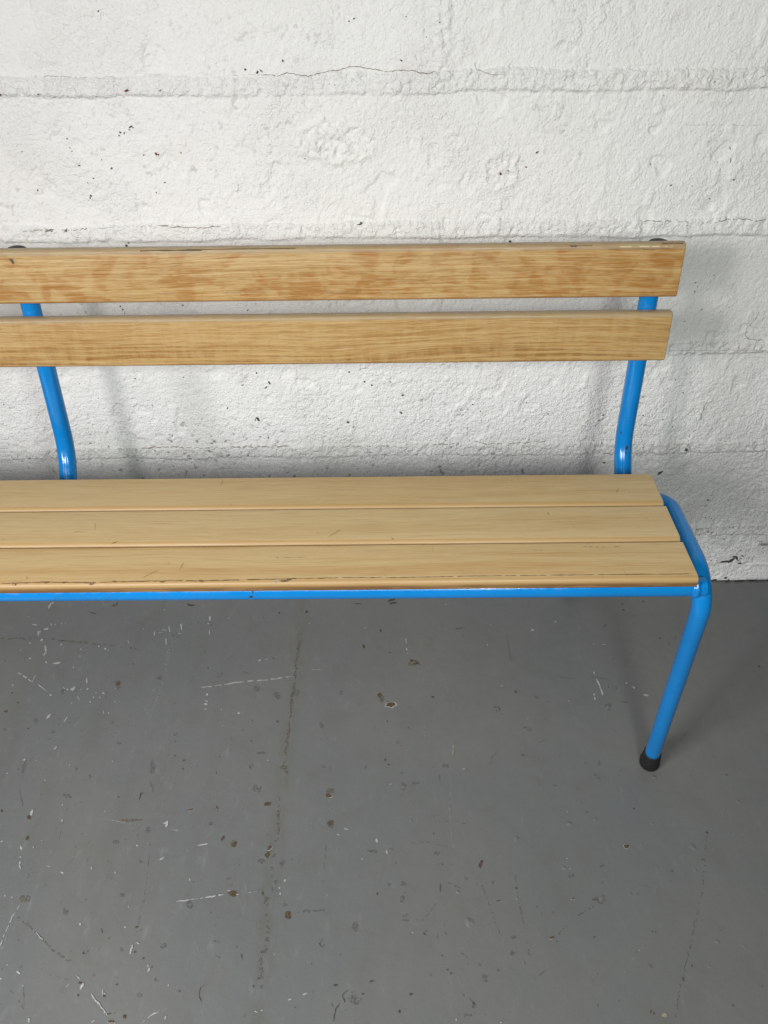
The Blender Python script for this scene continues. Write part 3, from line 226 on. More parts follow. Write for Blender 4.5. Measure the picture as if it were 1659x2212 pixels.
def wood_seat(name, seed, lo=(.55, .405, .20), warm=(.50, .32, .13)):
    n = NT(name); oo = n.tc.outputs['Object']; o = n.mapv(oo, loc=(seed*2.9, seed*1.7, seed)); x, y, z = n.sep(o)
    w = n.noise(n.comb(n.math('MULTIPLY', x, 2.2), n.math('MULTIPLY', y, 12), 0), 1, 2, .5)
    yy = n.math('ADD', y, n.math('MULTIPLY', w, .03))
    big = n.mr(n.noise(n.comb(n.math('MULTIPLY', x, 1.3), n.math('MULTIPLY', yy, 45), seed), 1, 3, .55, .3), .38, .68)
    fib = n.mr(n.noise(n.comb(n.math('MULTIPLY', x, 14), n.math('MULTIPLY', yy, 480), z), 1, 4, .7), .35, .68)
    fleck = n.mr(n.noise(n.comb(n.math('MULTIPLY', x, 70), n.math('MULTIPLY', yy, 900), z), 1, 2, .6), .60, .72)
    c = n.mix(n.math('MULTIPLY', big, .9), lo, warm)
    streak = n.mr(n.noise(n.comb(n.math('MULTIPLY', x, 5), n.math('MULTIPLY', yy, 130), seed+3), 1, 3, .6), .62, .76)
    c = n.mix(n.math('MULTIPLY', streak, .65), c, (.42, .225, .08))
    c = n.mix(n.math('MULTIPLY', fib, .40), c, (.62, .47, .25)); c = n.mix(n.math('MULTIPLY', n.mr(fib, .4, 0), .22), c, (.36, .24, .11))
    c = n.mix(n.math('MULTIPLY', fleck, .30), c, (.33, .20, .09))
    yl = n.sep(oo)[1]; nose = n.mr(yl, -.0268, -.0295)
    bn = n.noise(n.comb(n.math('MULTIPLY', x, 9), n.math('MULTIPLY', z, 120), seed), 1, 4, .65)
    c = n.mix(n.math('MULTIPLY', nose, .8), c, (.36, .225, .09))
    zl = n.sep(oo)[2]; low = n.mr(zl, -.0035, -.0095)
    c = n.mix(n.math('MULTIPLY', n.math('MULTIPLY', nose, low), n.mr(bn, .30, .55, .45, 1.0)), c, (.17, .085, .03))  # brown blotched nose; its lower part also carries painted shade of the board gaps
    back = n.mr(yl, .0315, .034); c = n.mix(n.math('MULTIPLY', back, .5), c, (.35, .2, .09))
    end = n.attr('endgrain'); c = n.mix(end, c, (.22, .13, .06))
    nm = n.bump(n.math('ADD', fib, n.math('MULTIPLY', fleck, -.8)), .22, .0004)
    nm = n.bump(n.noise(n.comb(n.math('MULTIPLY', x, 6), n.math('MULTIPLY', y, 60), z), 1, 2, .5), .12, .002, nm)
    return n.fin(c, .42, nm, .40, .10, .3)

def blue_material():
    n = NT('blue stove enamel'); o = n.tc.outputs['Object']
    f = n.noise(o, 9, 2, .5); c = n.mix(n.mr(f, .3, .7), (.003, .180, .500), (.005, .198, .555))
    g = n.noise(n.mapv(o, loc=(4, 4, 4)), 55, 5, .7); c = n.mix(n.math('MULTIPLY', n.mr(g, .58, .72), .45), c, (.02, .10, .27))
    pt = n.noise(n.mapv(o, loc=(7, 1, 4)), 130, 3, .6); c = n.mix(n.mr(pt, .765, .785), c, (.02, .025, .035))
    nm = n.bump(n.noise(o, 120, 2, .5), .10, .0012)
    return n.fin(c, n.mr(g, .35, .7, .10, .30), nm, .5, 0, .05)

M_wall = wall_material(); M_floor = floor_material(); M_blue = blue_material()
M_top = wood_back('blotchy ash board', 1, .012, .80, False, (.425, .282, .115), (.30, .115, .012))
M_mid = wood_back('wavy grained ash board', 2, .085, .80, True, (.440, .300, .125), (.190, .078, .010))
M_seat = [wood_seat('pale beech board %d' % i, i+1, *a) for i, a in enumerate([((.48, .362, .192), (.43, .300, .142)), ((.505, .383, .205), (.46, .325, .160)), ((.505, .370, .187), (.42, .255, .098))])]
M_black = simple('black plastic', (.008, .008, .010), .45, .25, .2)
M_rubber = simple('black rubber', (.012, .012, .012), .65, .35, .3)
M_scuff = simple('worn dark scuff', (.14, .085, .045), .7, .2, .4, 900)
M_greyscuff = simple('pale scraped varnish', (.62, .50, .30), .6, .3, .2, 900)
M_bluemark = simple('blue smear', (.16, .27, .33), .5)
M_chip = {'chip': simple('bare primer chip', (.36, .365, .35), .7, .2, .2, 700), 'rust': simple('brown paint chip', (.085, .062, .040), .8, .2, .5, 800),
  'dark': simple('dark fleck', (.066, .064, .057), .8, .2, .4, 800), 'scratch': soft_mark('pale scratch', (.29, .295, .29), .42, .64, 700),
  'stain': soft_mark('dull grey stain', (.118, .118, .110), .40, .66, 420), 'brownstain': soft_mark('thin brown stain', (.125, .100, .070), .40, .66, 380),
  'pale': simple('tan fleck', (.30, .26, .19), .8, .2, .3, 800)}
M_pit = simple('dark unpainted pit', (.085, .078, .07), .9, .1, .4, 900)
M_crack = simple('grey brown hairline', (.30, .265, .235), .9, .1, .35, 900)
M_red = simple('rusty red speck', (.17, .06, .045), .9, .1, .4, 900)
M_crease = simple('grey crease', (.50, .49, .46), .9, .1, .2, 900)

# ------------------------------------------------------------ marks (scuffs, chips, cracks; written in tenths of a millimetre)
def strokes(specs, r, nblob=9, jit=.4):
    out = []
    for s in specs:
        s = list(s)
        if not isinstance(s[4], list):
            cx, cy, ux, uy, vx, vy = [t*1e-4 for t in s]; t0 = r.random()*6; n = nblob; P = []
            ph = [r.random()*6 for _ in range(3)]
            for i in range(n):
                t = 2*math.pi*i/n+t0; k = 1+r.uniform(-jit, jit)*.7+.22*math.sin(2*t+ph[0])
                P.append((cx+k*(ux*math.cos(t)+vx*math.sin(t)), cy+k*(uy*math.cos(t)+vy*math.sin(t))))
            out.append(P)
        else:
            w, on, jt, step = s[0]*1e-4, s[1], s[2]*1e-4, max(s[3], 3)*1e-4
            pts = [(a*1e-4, b*1e-4) for a, b in s[4:]]; P = []
            for (x0, y0), (x1, y1) in zip(pts, pts[1:]):
                m = max(1, int(math.hypot(x1-x0, y1-y0)/step))
                P += [(x0+(x1-x0)*i/m, y0+(y1-y0)*i/m) for i in range(m)]
            P.append(pts[-1]); P = [(x+r.uniform(-jt, jt), y+r.uniform(-jt, jt)) for x, y in P]
            n = len(P); L = []; R = []
            for i, (x, y) in enumerate(P):
                a = P[max(0, i-1)]; b = P[min(n-1, i+1)]; dx, dy = b[0]-a[0], b[1]-a[1]; l = math.hypot(dx, dy)+1e-9
                ww = w*r.uniform(.3, 1)*(1 if 0 < i < n-1 else .25)/2
                L.append((x-dy/l*ww, y+dx/l*ww)); R.append((x+dy/l*ww, y-dx/l*ww))
            for i in range(n-1):
                if r.random() <= on: out.append([L[i], L[i+1], R[i+1], R[i]])
    return out

# ------------------------------------------------------------ numpy noise
def vnoise(x, y, seed):
    xi = np.floor(x).astype(np.int64); yi = np.floor(y).astype(np.int64); fx = x-xi; fy = y-yi
    fx = fx*fx*fx*(fx*(fx*6-15)+10); fy = fy*fy*fy*(fy*(fy*6-15)+10)
    def h(a, b):
        k = (a*374761393+b*668265263+seed*1274126177) & 0xffffffff
        k = ((k ^ (k >> 13))*1274126177) & 0xffffffff
        return ((k ^ (k >> 16)) & 0xffff)/32767.5-1
    return (h(xi, yi)*(1-fx)+h(xi+1, yi)*fx)*(1-fy)+(h(xi, yi+1)*(1-fx)+h(xi+1, yi+1)*fx)*fy
def rot(x, z, a): return x*math.cos(a)-z*math.sin(a), x*math.sin(a)+z*math.cos(a)
def fbm(x, z, wl, seed, oc=3, g=.5):
    t = 0*x; a = 1.0
    for k in range(oc):
        u, w = rot(x, z, .6+1.1*k); t = t+a*vnoise(u/wl+17*k, w/wl+5*k, seed+k); wl *= .5; a *= g
    return t
def sst(v, a, b):
    t = np.clip((v-a)/(b-a), 0, 1); return t*t*(3-2*t)

def wall_height(x, z):
    rough = .54+.22*sst(fbm(x, z, .07, 3, 3), -.3, .8)+.42*sst(z, .56, .34)
    h = .0012*fbm(x, z, .22, 11, 2)
    st = fbm(x, z, .0062, 21, 2, .75)*1.1
    st = np.where(st > 0, st*.7, st*1.0)
    h = h+.00080*rough*st+.0004*fbm(x, z, .03, 31, 2)*rough
    band = 0*x
    for k in range(1, 7):
        zc = .2*k-.0636+.0022*fbm(x, 0*x+k, .09, 40+k, 3)
        up = .0115+.003*fbm(x, 0*x, .05, 60+k, 2); lo = .0115+.002*fbm(x, 0*x, .06, 70+k, 2)
        d = z-zc
        m = sst(d, -lo-.0040, -lo+.0020)*(1-sst(d, up-.0015, up+.0035))
        amp = .0007+.0011*sst(fbm(x, 0*x+9*k, .25, 80+k, 2), -.6, .5)
        h = h+m*(amp*1.5+.0013*fbm(x, z*.6, .011, 90+k, 2)+.0006*st)
        brk = sst(fbm(x, z*0+k, .03, 140+k, 3), -.2, .7)
        g = np.exp(-((d+lo+.002)/.0016)**2)*.0005*brk+np.exp(-((d-up-.001)/.0012)**2)*.0008
        h = h-1.5*g*(.5+.5*sst(fbm(x, 0*x+k, .04, 100+k, 2), -.3, .3)); band = np.maximum(band, m)
    # vertical joints of the running bond, courses offset half a block
    for k in range(-1, 6):
        z0 = .2*k-.0636; inside = sst(z, z0, z0+.012)*(1-sst(z, z0+.19, z0+.2))
        for c in ((.08, -.39, .55, -.86) if k % 2 == 1 else (-.155, .315, -.625, .785)):
            d = x-c-.003*fbm(z, 0*x+c, .05, 120+k, 2); m = np.exp(-(d/.011)**4)*inside
            jw = 1.35 if abs(c-.08) < .01 else .35
            h = h+jw*m*(.0016+.0018*fbm(x, z, .012, 130, 2))
    # trowelled lumps
    for cx, cz, rx, rz, a in ((-.068, .862, .064, .028, .0046), (.170, .822, .026, .030, .0034), (.36, .945, .05, .012, .0016), (-.42, .80, .05, .03, .0010), (.13, .975, .03, .04, .0012), (.10, .862, .02, .012, .0014)):
        ang = np.arctan2(z-cz, x-cx); q = np.sqrt(((x-cx)/rx)**2+((z-cz)/rz)**2)*(1+.22*fbm(np.cos(ang)*.6+cx, np.sin(ang)*.6, .3, 150, 2))
        m = 1-sst(q, .72, 1.05); ring = np.exp(-((q-.92)/.14)**2)
        h = h+m*a*(.18+.55*fbm(x, z, .011, 160, 3, .6))+ring*a*.45
    # broad dents and drips of the old paint
    h = h-.0020*sst(fbm(x, z, .035, 171, 2), .62, .95)+.0012*sst(fbm(x, z*.7, .02, 181, 2), .70, 1.0)
    return h, st, band, rough

def make_wall():
    s = .0016
    xs = np.concatenate([np.linspace(-3.2, -.70, 26)[:-1], np.arange(-.70, .76, s), np.linspace(.76, 3.0, 24)[1:]])
    zs = np.concatenate([[-.02, -.01], np.arange(0, 1.075, s), np.linspace(1.08, 2.6, 16)])
    X, Z = np.meshgrid(xs, zs); h, st, band, rough = wall_height(X, Z)
    h = h+.0012*sst(Z, .02, 0)*fbm(X, Z, .02, 200, 2)
    n = X.size; co = np.empty((n, 3), np.float32); co[:, 0] = X.ravel(); co[:, 1] = -h.ravel(); co[:, 2] = Z.ravel()
    W = len(xs); H = len(zs); i = np.arange((H-1)*W).reshape(H-1, W)[:, :-1].ravel()
    q = np.stack([i, i+1, i+1+W, i+W], 1).astype(np.int32)
    me = bpy.data.meshes.new('wall'); me.vertices.add(n); me.vertices.foreach_set('co', co.ravel())
    me.loops.add(q.size); me.loops.foreach_set('vertex_index', q.ravel()); me.polygons.add(len(q))
    me.polygons.foreach_set('loop_start', np.arange(0, q.size, 4, dtype=np.int32)); me.update(calc_edges=True)
    me.polygons.foreach_set('use_smooth', np.ones(len(q), bool))
    # unpainted pores: the deepest cavities where the paint did not reach
    por = sst(fbm(X, Z, .16, 210, 3), -.15, .75)
    low = .25+.95*sst(Z, .62, .30)*(.55+.45*sst(X, .45, .1))
    cav = sst(-st, .80, 1.12)*np.clip(por*low*1.35, 0, 1)*sst(fbm(X, Z, .012, 220, 2), -.25, .5)
    a = me.attributes.new('cavity', 'FLOAT', 'POINT'); a.data.foreach_set('value', cav.ravel().astype(np.float32)*.85)
    a = me.attributes.new('rough', 'FLOAT', 'POINT'); a.data.foreach_set('value', np.clip(rough*.9+.25*band, 0, 1.3).ravel().astype(np.float32))
    yel = np.exp(-(((X+.30)/.006)**2+((Z-.845)/.012)**2))*sst(fbm(X, Z, .01, 230, 2), -.6, .4)+.5*np.exp(-(((X-.43)/.05)**2+((Z-.93)/.02)**2))
    a = me.attributes.new('yellow', 'FLOAT', 'POINT'); a.data.foreach_set('value', np.clip(yel, 0, 1).ravel().astype(np.float32))
    wall = link('wall', me, [M_wall])
    # thickness behind the face
    mb = MB(); r = random.Random(5)
    for k, mi in (('pit', 1), ('crack', 2), ('red', 3), ('crease', 4)):
        for P in strokes(WALL_MARKS[k], r, 9, .5):
            A = np.array(P); hh = wall_height(A[:, 0], A[:, 1])[0]; hm = hh.max() if k in ('pit', 'red') else hh
            yy = -(hm+.00035)+0*A[:, 0]
            mb.add([(a[0], y, a[1]) for a, y in zip(A, yy)], [list(range(len(P)))], mi)
    return wall, mb

wall, wm = make_wall()
# one mesh: relief face, body slab and its marks
def join_into(o, mb, mats):
    tmp = mb.build('tmp', [o.data.materials[0]]+mats); 
    import bmesh
    bm = bmesh.new(); bm.from_mesh(o.data); bm.from_mesh(tmp.data); 
    for m in mats: o.data.materials.append(m)
    bm.to_mesh(o.data); bm.free(); me = tmp.data; bpy.data.objects.remove(tmp); bpy.data.meshes.remove(me)
wm.add([(-3.2, .01, -.02), (3, .01, -.02), (3, .01, 2.6), (-3.2, .01, 2.6), (-3.2, .15, -.02), (3, .15, -.02), (3, .15, 2.6), (-3.2, .15, 2.6)],
       [[4, 5, 6, 7], [0, 4, 7, 3], [1, 2, 6, 5], [3, 7, 6, 2], [0, 1, 5, 4]], 0)
join_into(wall, wm, [M_pit, M_crack, M_red, M_crease])
wall['label'] = 'white painted rough blockwork wall behind the bench'; wall['category'] = 'wall'

# ------------------------------------------------------------ floor
def make_floor():
    mb = MB(); mb.add([(-3.2, -4.0, 0), (3.0, -4.0, 0), (3.0, .02, 0), (-3.2, .02, 0)], [[0, 1, 2, 3]], 0)
    r = random.Random(3); order = ['brownstain', 'stain', 'scratch', 'dark', 'rust', 'chip', 'pale']; mats = [M_floor]
    for li, k in enumerate(order):
        mats.append(M_chip[k]); z = .00012*(li+1)
        polys = strokes(FLOOR_MARKS.get(k, []), r, 9 if k != 'rust' else 11, .42)
        for j, P in enumerate(polys):
            mb.add([(a, b, z+1e-6*(j % 60)) for a, b in P], [list(range(len(P)))], li+1)
            if k == 'rust' and len(P) > 6 and r.random() < .6:
                cx = sum(a for a, b in P)/len(P); cy = sum(b for a, b in P)/len(P); k2 = r.uniform(1.12, 1.3); ox = r.uniform(-.0004, .0004)
                mb.add([(cx+(a-cx)*k2+ox, cy+(b-cy)*k2-ox, .00012*2.5) for a, b in P], [list(range(len(P)))], order.index('chip')+1 if r.random() < .45 else 3)
    # countless tiny specks
    for i in range(700):
        x = -.62+1.35*r.random()**1.5; y = -r.uniform(.03, .84); k = r.choices([2, 4, 6], [6, 2.2, .45])[0]
        s = r.uniform(.0004, .0011) if k != 2 else r.uniform(.0006, .0024); an = r.uniform(0, 3.14); el = r.uniform(.3, .9); P = []
        if k == 6: s *= .8
        for j in range(6):
            t = j*math.pi/3; q = s*r.uniform(.6, 1.2); u = q*math.cos(t); v = q*el*math.sin(t)
            P.append((x+u*math.cos(an)-v*math.sin(an), y+u*math.sin(an)+v*math.cos(an), .0009+1e-7*i))
        mb.add(P, [list(range(6))], k)
    for i in range(50):
        x = r.uniform(-.5, .15); y = -r.uniform(.25, .84); a = r.gauss(1.6, .4); L = r.uniform(.008, .045); w = r.uniform(.0003, .0006)
        dx, dy = math.cos(a)*L, math.sin(a)*L; px, py = -math.sin(a)*w/2, math.cos(a)*w/2
        mb.add([(x, y, .00115), (x+dx*.5+px, y+dy*.5+py, .00115), (x+dx, y+dy, .00115), (x+dx*.5-px, y+dy*.5-py, .00115)], [[0, 3, 2, 1]], 3)
    # dirt packed in the joint at the foot of the wall
    dk = order.index('dark')+1
    for P in strokes([[46, .92, 9, 60]+[[xx, -38] for xx in range(-9000, 11000, 700)], [60, .4, 16, 90]+[[xx, -52] for xx in range(-9000, 11000, 900)], [70, 1, 12, 60, [4050, -48], [4500, -44], [4800, -40]]], r):
        mb.add([(a, b, .0012) for a, b in P], [list(range(len(P)))], dk)
    # paint blisters and pebbles under the paint
    for s in FLOOR_MARKS['lump']:
        cx, cy, ux, uy, vx, vy = [t*1e-4 for t in s]; hgt = min(.0016, .22*math.hypot(vx, vy)); R = 7; S = 20; vs = [(cx, cy, hgt)]
        ph = [r.random()*6 for _ in range(4)]
        for i in range(1, R+1):
            q = i/R
            for k in range(S):
                t = 2*math.pi*k/S; kk = q*(1+.18*math.sin(2*t+ph[0])+.12*math.sin(3*t+ph[1]))
                zz = hgt*(math.cos(q*math.pi)*.5+.5)*(1+.35*math.sin(3*t+5*q+ph[2])*q)-(.0003 if i == R else 0)
                vs.append((cx+kk*(ux*math.cos(t)+vx*math.sin(t)), cy+kk*(uy*math.cos(t)+vy*math.sin(t)), zz))
        fs = [[0, 1+k, 1+(k+1) % S] for k in range(S)]+[[1+(i-1)*S+k, 1+i*S+k, 1+i*S+(k+1) % S, 1+(i-1)*S+(k+1) % S] for i in range(1, R) for k in range(S)]
        mb.add(vs, fs, 0, True)
    o = mb.build('floor', mats); o['kind'] = 'structure'; o['label'] = 'scuffed grey painted concrete floor under the bench'
    # make sure marks face up
    me = o.data; me.update()
    import bmesh
    bm = bmesh.new(); bm.from_mesh(me)
    bad = [f for f in bm.faces if f.normal.z < 0]; bmesh.ops.reverse_faces(bm, faces=bad); bm.to_mesh(me); bm.free()
    return o
make_floor()

# ------------------------------------------------------------ bench
bench = bpy.data.objects.new('bench', None); COL.objects.link(bench); bench.location = (-.487, -.3, 0)
bench['label'] = 'school bench with beech slats on a glossy bright blue tube frame'; bench['category'] = 'bench'
bpy.context.view_layer.update()
BI = bench.matrix_world.inverted()
def under(o, parent=bench):
    o.parent = parent; o.matrix_parent_inverse = parent.matrix_world.inverted(); return o

def slat(name, x0, x1, c0, c1, width, th, rf, rb, mat, normal, marks=None, matmarks=()):
    """board along X; c0/c1 = world centre of its top face at both ends; normal = outward direction of the face"""
    X = (Vector(c1)-Vector(c0)).normalized(); Nn = Vector(normal); Nn = (Nn-X*Nn.dot(X)).normalized(); Y = Nn.cross(X)
    L = (Vector(c1)-Vector(c0)).length; w = width/2; prof = []
    def arc(cx, cz, r, a0, a1, n=8, rz=None):
        rz = rz or r
        for i in range(n+1):
            a = math.radians(a0+(a1-a0)*i/n); prof.append((cx+r*math.cos(a), cz+rz*math.sin(a)))
    # local y: + is the back/top edge, - the front/lower edge ; z 0 = face
    arc(w-rb, -rb, rb, 0, 90); arc(-w+rf, -rf, rf, 90, 180, 10); arc(-w+.003, -th+.003, .003, 180, 270, 4); arc(w-.003, -th+.003, .003, 270, 360, 4)
    n = len(prof); mb = MB(); e = .0008
    cx = sum(a for a, b in prof)/n; cz = sum(b for a, b in prof)/n
    K = 60; xsn = [e]+[e+(L-2*e)*i/K for i in range(1, K)]+[L-e]; r = random.Random(hash(name) % 99)
    vs = []; sec = []
    def ring(x, sh):
        return [(x, cx+(a-cx)*(1-sh/abs(w)), cz+(b-cz)*(1-sh/(th/2))) for a, b in prof]
    for x in xsn: sec.append(ring(x, 0))
    for s_ in sec: vs += s_
    fs = [[i*n+k, i*n+(k+1) % n, (i+1)*n+(k+1) % n, (i+1)*n+k] for i in range(len(sec)-1) for k in range(n)]
    mb.add(vs, fs, 0, True)
    for xx, sgn in ((0, -1), (L, 1)):
        a = ring(xx-sgn*e, 0); b = ring(xx, e); base = a+b
        f = [[k, (k+1) % n, n+(k+1) % n, n+k] for k in range(n)]; mb.add(base, f if sgn > 0 else [q[::-1] for q in f], 0, False)
        mb.add(b, [list(range(n)) if sgn > 0 else list(range(n))[::-1]], 0)
    nend = len(mb.f)
    if marks:
        for P, mi in marks: mb.add(P, [list(range(len(P)))], mi)
    o = mb.build(name, [mat]+list(matmarks))
    import bmesh
    bm = bmesh.new(); bm.from_mesh(o.data)
    body = [f for f in bm.faces if f.material_index == 0]; bmesh.ops.recalc_face_normals(bm, faces=body)
    for f in bm.faces:
        if f.material_index and f.normal.z < 0: f.normal_flip()
    bm.to_mesh(o.data); bm.free()
    me = o.data; at = me.attributes.new('endgrain', 'FLOAT', 'POINT'); v = np.array([1.0 if (abs(q.co.x) < 1e-5 or abs(q.co.x-L) < 1e-5) else 0 for q in me.vertices], np.float32)
    at.data.foreach_set('value', v)
    Mx = Matrix((X, Y, Nn)).transposed().to_4x4(); Mx.translation = Vector(c0)
    # shift so the local origin sits at the frame-side end: keep grain coordinates near zero at right
    o.data.transform(Matrix.Translation((-L, 0, 0))); Mx.translation = Vector(c0)+X*L
    o.matrix_world = Mx; bpy.context.view_layer.update(); under(o); return o

ZS = lambda y: .4910+.0237*(y+.5136)
XL = -1.3435
rs = random.Random(21)
seat_polys = [(P, 1) for P in strokes(SEAT_MARKS['scuff'], rs, 9, .4)]+[(P, 2) for P in strokes(SEAT_MARKS['blue'], rs, 9, .4)]
RF = (.0070, .0085, .0065)
SEAT = [(-.3085, -.3772, .3700, 0), (-.3802, -.4492, .3708, 0), (-.4522, -.5200, .3712, -.0015)]
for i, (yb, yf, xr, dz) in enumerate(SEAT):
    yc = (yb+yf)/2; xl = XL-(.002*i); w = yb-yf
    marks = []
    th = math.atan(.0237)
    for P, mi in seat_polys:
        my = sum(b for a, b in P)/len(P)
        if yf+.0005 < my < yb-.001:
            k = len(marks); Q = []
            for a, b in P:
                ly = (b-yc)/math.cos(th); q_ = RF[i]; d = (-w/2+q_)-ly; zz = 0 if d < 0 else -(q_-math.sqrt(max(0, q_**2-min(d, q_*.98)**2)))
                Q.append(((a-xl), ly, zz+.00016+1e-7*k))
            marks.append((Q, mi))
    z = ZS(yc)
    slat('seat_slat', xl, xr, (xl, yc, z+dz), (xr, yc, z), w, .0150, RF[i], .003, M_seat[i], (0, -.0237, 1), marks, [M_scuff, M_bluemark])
# backrest boards, leaning back 6 degrees
def yface(z): return -.2085-(.775-z)*.108
nb = (0, -1, .108)
r2 = random.Random(8)
def bmk(P, mi, k): return ([(a, b, .00016+1e-7*k) for a, b in P], mi)
for i, (zb, zt, xr, mat, xz) in enumerate([(.7145, .7835, .3857, M_top, 0), (.6265, .6942, .3855, M_mid, 0)]):
    zc = (zb+zt)/2; w = (zt-zb)*1.006; xl = -.974-xr+.0; L = xr-xl
    marks = []; k = 0
    if i == 0:
        def smear(x0, x1, y, wd, mi, n=7):
            global k
            P = [(x0+(x1-x0)*t/n-L, y+wd*r2.uniform(.3, 1)) for t in range(n+1)]+[(x0+(x1-x0)*t/n-L, y-wd*r2.uniform(.3, 1)) for t in range(n, -1, -1)]
            # follow the rounded top edge
            out = []
            for a, b in P:
                d = b-(w/2-.0055); zz = 0 if d < 0 else -(.0055-math.sqrt(max(0, .0055**2-min(d, .0054)**2)))
                out.append((a+L, b, zz+.0002)); 
            marks.append((out, mi))
        for dx0, dx1, y, wd, mi in ((-.085, -.070, .0308, .0009, 2), (-.060, -.047, .0308, .0010, 2), (-.044, -.034, .0308, .0009, 2), (-.028, -.024, .0305, .0006, 2), (-.020, -.017, .0312, .0005, 2), (-.0305, -.004, .0338, .0008, 1), (-.148, -.140, .0318, .0012, 1), (-.150, -.120, .0325, .0004, 1), (-.055, -.035, .0268, .0005, 1), (-.10, -.02, .0280, .0003, 1),
                                   (-.70, -.62, .0322, .0010, 1), (-.64, -.50, .0330, .0006, 1), (-.60, -.565, -.0225, .0008, 3), (-.690, -.665, -.0225, .0007, 3), (-.565, -.545, -.0215, .0004, 3), (-.47, -.42, -.0235, .0007, 3), (-.395, -.380, -.0240, .0006, 3)):
            smear(L+dx0, L+dx1, y, wd, mi)
        marks.append(([(L-.871, .024, .0002), (L-.866, .0245, .0002), (L-.864, .019, .0002), (L-.867, .017, .0002)], 1))
    marks = [([(a, b, c) for a, b, c in P], mi) for P, mi in marks]
    slat('backrest_slat', xl, xr, (xl, yface(zc), zc), (xr, yface(zc), zc), w, .0160, .0028, .0055, mat, nb, marks, [simple('grey grime', (.12, .09, .06), .7, .2, .4, 900), M_greyscuff, simple('grey brown stain', (.30, .20, .11), .6, .3, .4, 900)])

# frame: leg - side rail - rear bar - side rail - leg is one continuous bent tube
R = .0121; XM = -.487
def mir(p): return (2*XM-p[0], p[1], p[2])
foot = (.4300, -.4425, .004); cf = (.3908, -.5095, .4665); cr = (.3920, -.3315, .4665)
half = [foot, cf, cr]
pts = half+[mir(p) for p in half[::-1]]
path = densify(fillet(pts, [.047, .027, .027, .047], 18))
mb = MB(); sweep(mb, path, R, 40)
tube = under(mb.build('frame_tube', [M_blue]))
def rubber(at, axis, parent):
    m = MB(); lathe(m, [(.0120, .0385), (.0134, .039), (.0138, .0375), (.0157, .012), (.0163, .0045), (.0157, .001), (.0145, 0), (.0, 0)], at, axis, 40)
    return under(m.build('rubber_foot', [M_rubber]), parent)
for f, c in ((foot, cf), (mir(foot), mir(cf))):
    d = (Vector(c)-Vector(f)).normalized(); a0 = Vector((f[0], f[1], .0035))
    rubber(a0-d*.001, d, tube)
# weld beads where the front rail meets the bends
def bead(c, axis, rr, tr, parent, name='weld_bead'):
    m = MB(); ax = Vector(axis).normalized(); q = Vector((0, 0, 1)).rotation_difference(ax).to_matrix(); S = 48; T = 10; vs = []
    for i in range(S):
        a = 2*math.pi*i/S; k = 1+.10*math.sin(a*9)+.06*math.sin(a*17+1)
        for j in range(T):
            b = 2*math.pi*j/T; rad = rr+tr*k*math.cos(b); vs.append(Vector(c)+q @ Vector((rad*math.cos(a), rad*math.sin(a), tr*1.5*k*math.sin(b))))
    m.add(vs, [[i*T+j, ((i+1) % S)*T+j, ((i+1) % S)*T+(j+1) % T, i*T+(j+1) % T] for i in range(S) for j in range(T)], 0, True)
    return under(m.build(name, [M_blue]), parent)
fr0 = Vector((.3895, -.5010, .4600)); fr1 = Vector((2*XM-.3895, -.5010, .4640)); fr1m = fr0+(fr1-fr0)
mb = MB(); sweep(mb, densify([fr0, fr1], .05), .0122, 36); rail = under(mb.build('front_rail', [M_blue]))
bead((.3775, -.5010, .4601), (1, 0, 0), .0125, .0024, rail); bead((.3745, -.5010, .4602), (1, 0, 0), .0118, .0016, rail)
bead((2*XM-.3775, -.5010, .4639), (1, 0, 0), .0125, .0024, rail)
# flat mounting tabs between the rail and the boards
for x0, x1 in ((.245, .284), (-.382, -.345), (-.70, -.66), (-1.26, -1.22)):
    t = (x0-.39)/(-1.754); zr = .4600+.004*t; m = MB(); a, b = -.5145, -.470; z0 = zr+.0112; z1 = z0+.0018
    m.add([(x0, a, z0), (x1, a, z0), (x1, b, z0), (x0, b, z0), (x0, a, z1), (x1, a, z1), (x1, b, z1), (x0, b, z1)], [[3, 2, 1, 0], [4, 5, 6, 7], [0, 1, 5, 4], [1, 2, 6, 5], [2, 3, 7, 6], [3, 0, 4, 7]])
    o = under(m.build('mounting_tab', [M_blue]), rail); bv = o.modifiers.new('b', 'BEVEL'); bv.width = .0006; bv.segments = 2
# backrest uprights with plastic end plugs
chipm = MB()
for ux in (.3585, -.4855, 2*XM-.3585):
    s = ux-XM; s = 0 if abs(s) < .1 else math.copysign(1, s)
    sp = {1: .0, 0: .0, -1: .0}[s]
    P = [(ux+.0007*s, -.1790, .7728), (ux-(0 if s else .0025), -.2070, .4800), (ux-.001*s+(0 if s else .0030), -.2700, .4000), (ux+(0 if s else .003), -.330, .4000)]
    # above the knee the tube leans back with the boards
    path = densify(fillet(P, [.095, .030], 16), .02)
    m = MB(); sweep(m, path, .0127, 40)
    if s == 1:   # knocked paint at the knee
        pass
    u = under(m.build('backrest_upright', [M_blue]))
    d = (Vector(P[0])-Vector(P[1])).normalized(); c = MB()
    lathe(c, [(.0127, -.004), (.0131, -.003), (.0133, .0005), (.0126, .0028), (.0102, .0050), (.006, .0062), (0.0001, .0066)], Vector(P[0]), d, 40)
    under(c.build('end_plug', [M_black]), u)
    if s == 1: knee = (path, u)
# rear legs, hidden below the seat: from the rear bar down and back to the wall
for sg in (1, -1):
    f = (.378, -.030, .004); t = (.352, -.3265, .4665)
    if sg < 0: f, t = mir(f), mir(t)
    m = MB(); sweep(m, densify([Vector(f), Vector(t)], .06), R*.98, 32); leg = under(m.build('rear_leg', [M_blue]))
    d = (Vector(t)-Vector(f)).normalized(); rubber(Vector((f[0], f[1], .0055))-d*.001, d, leg)
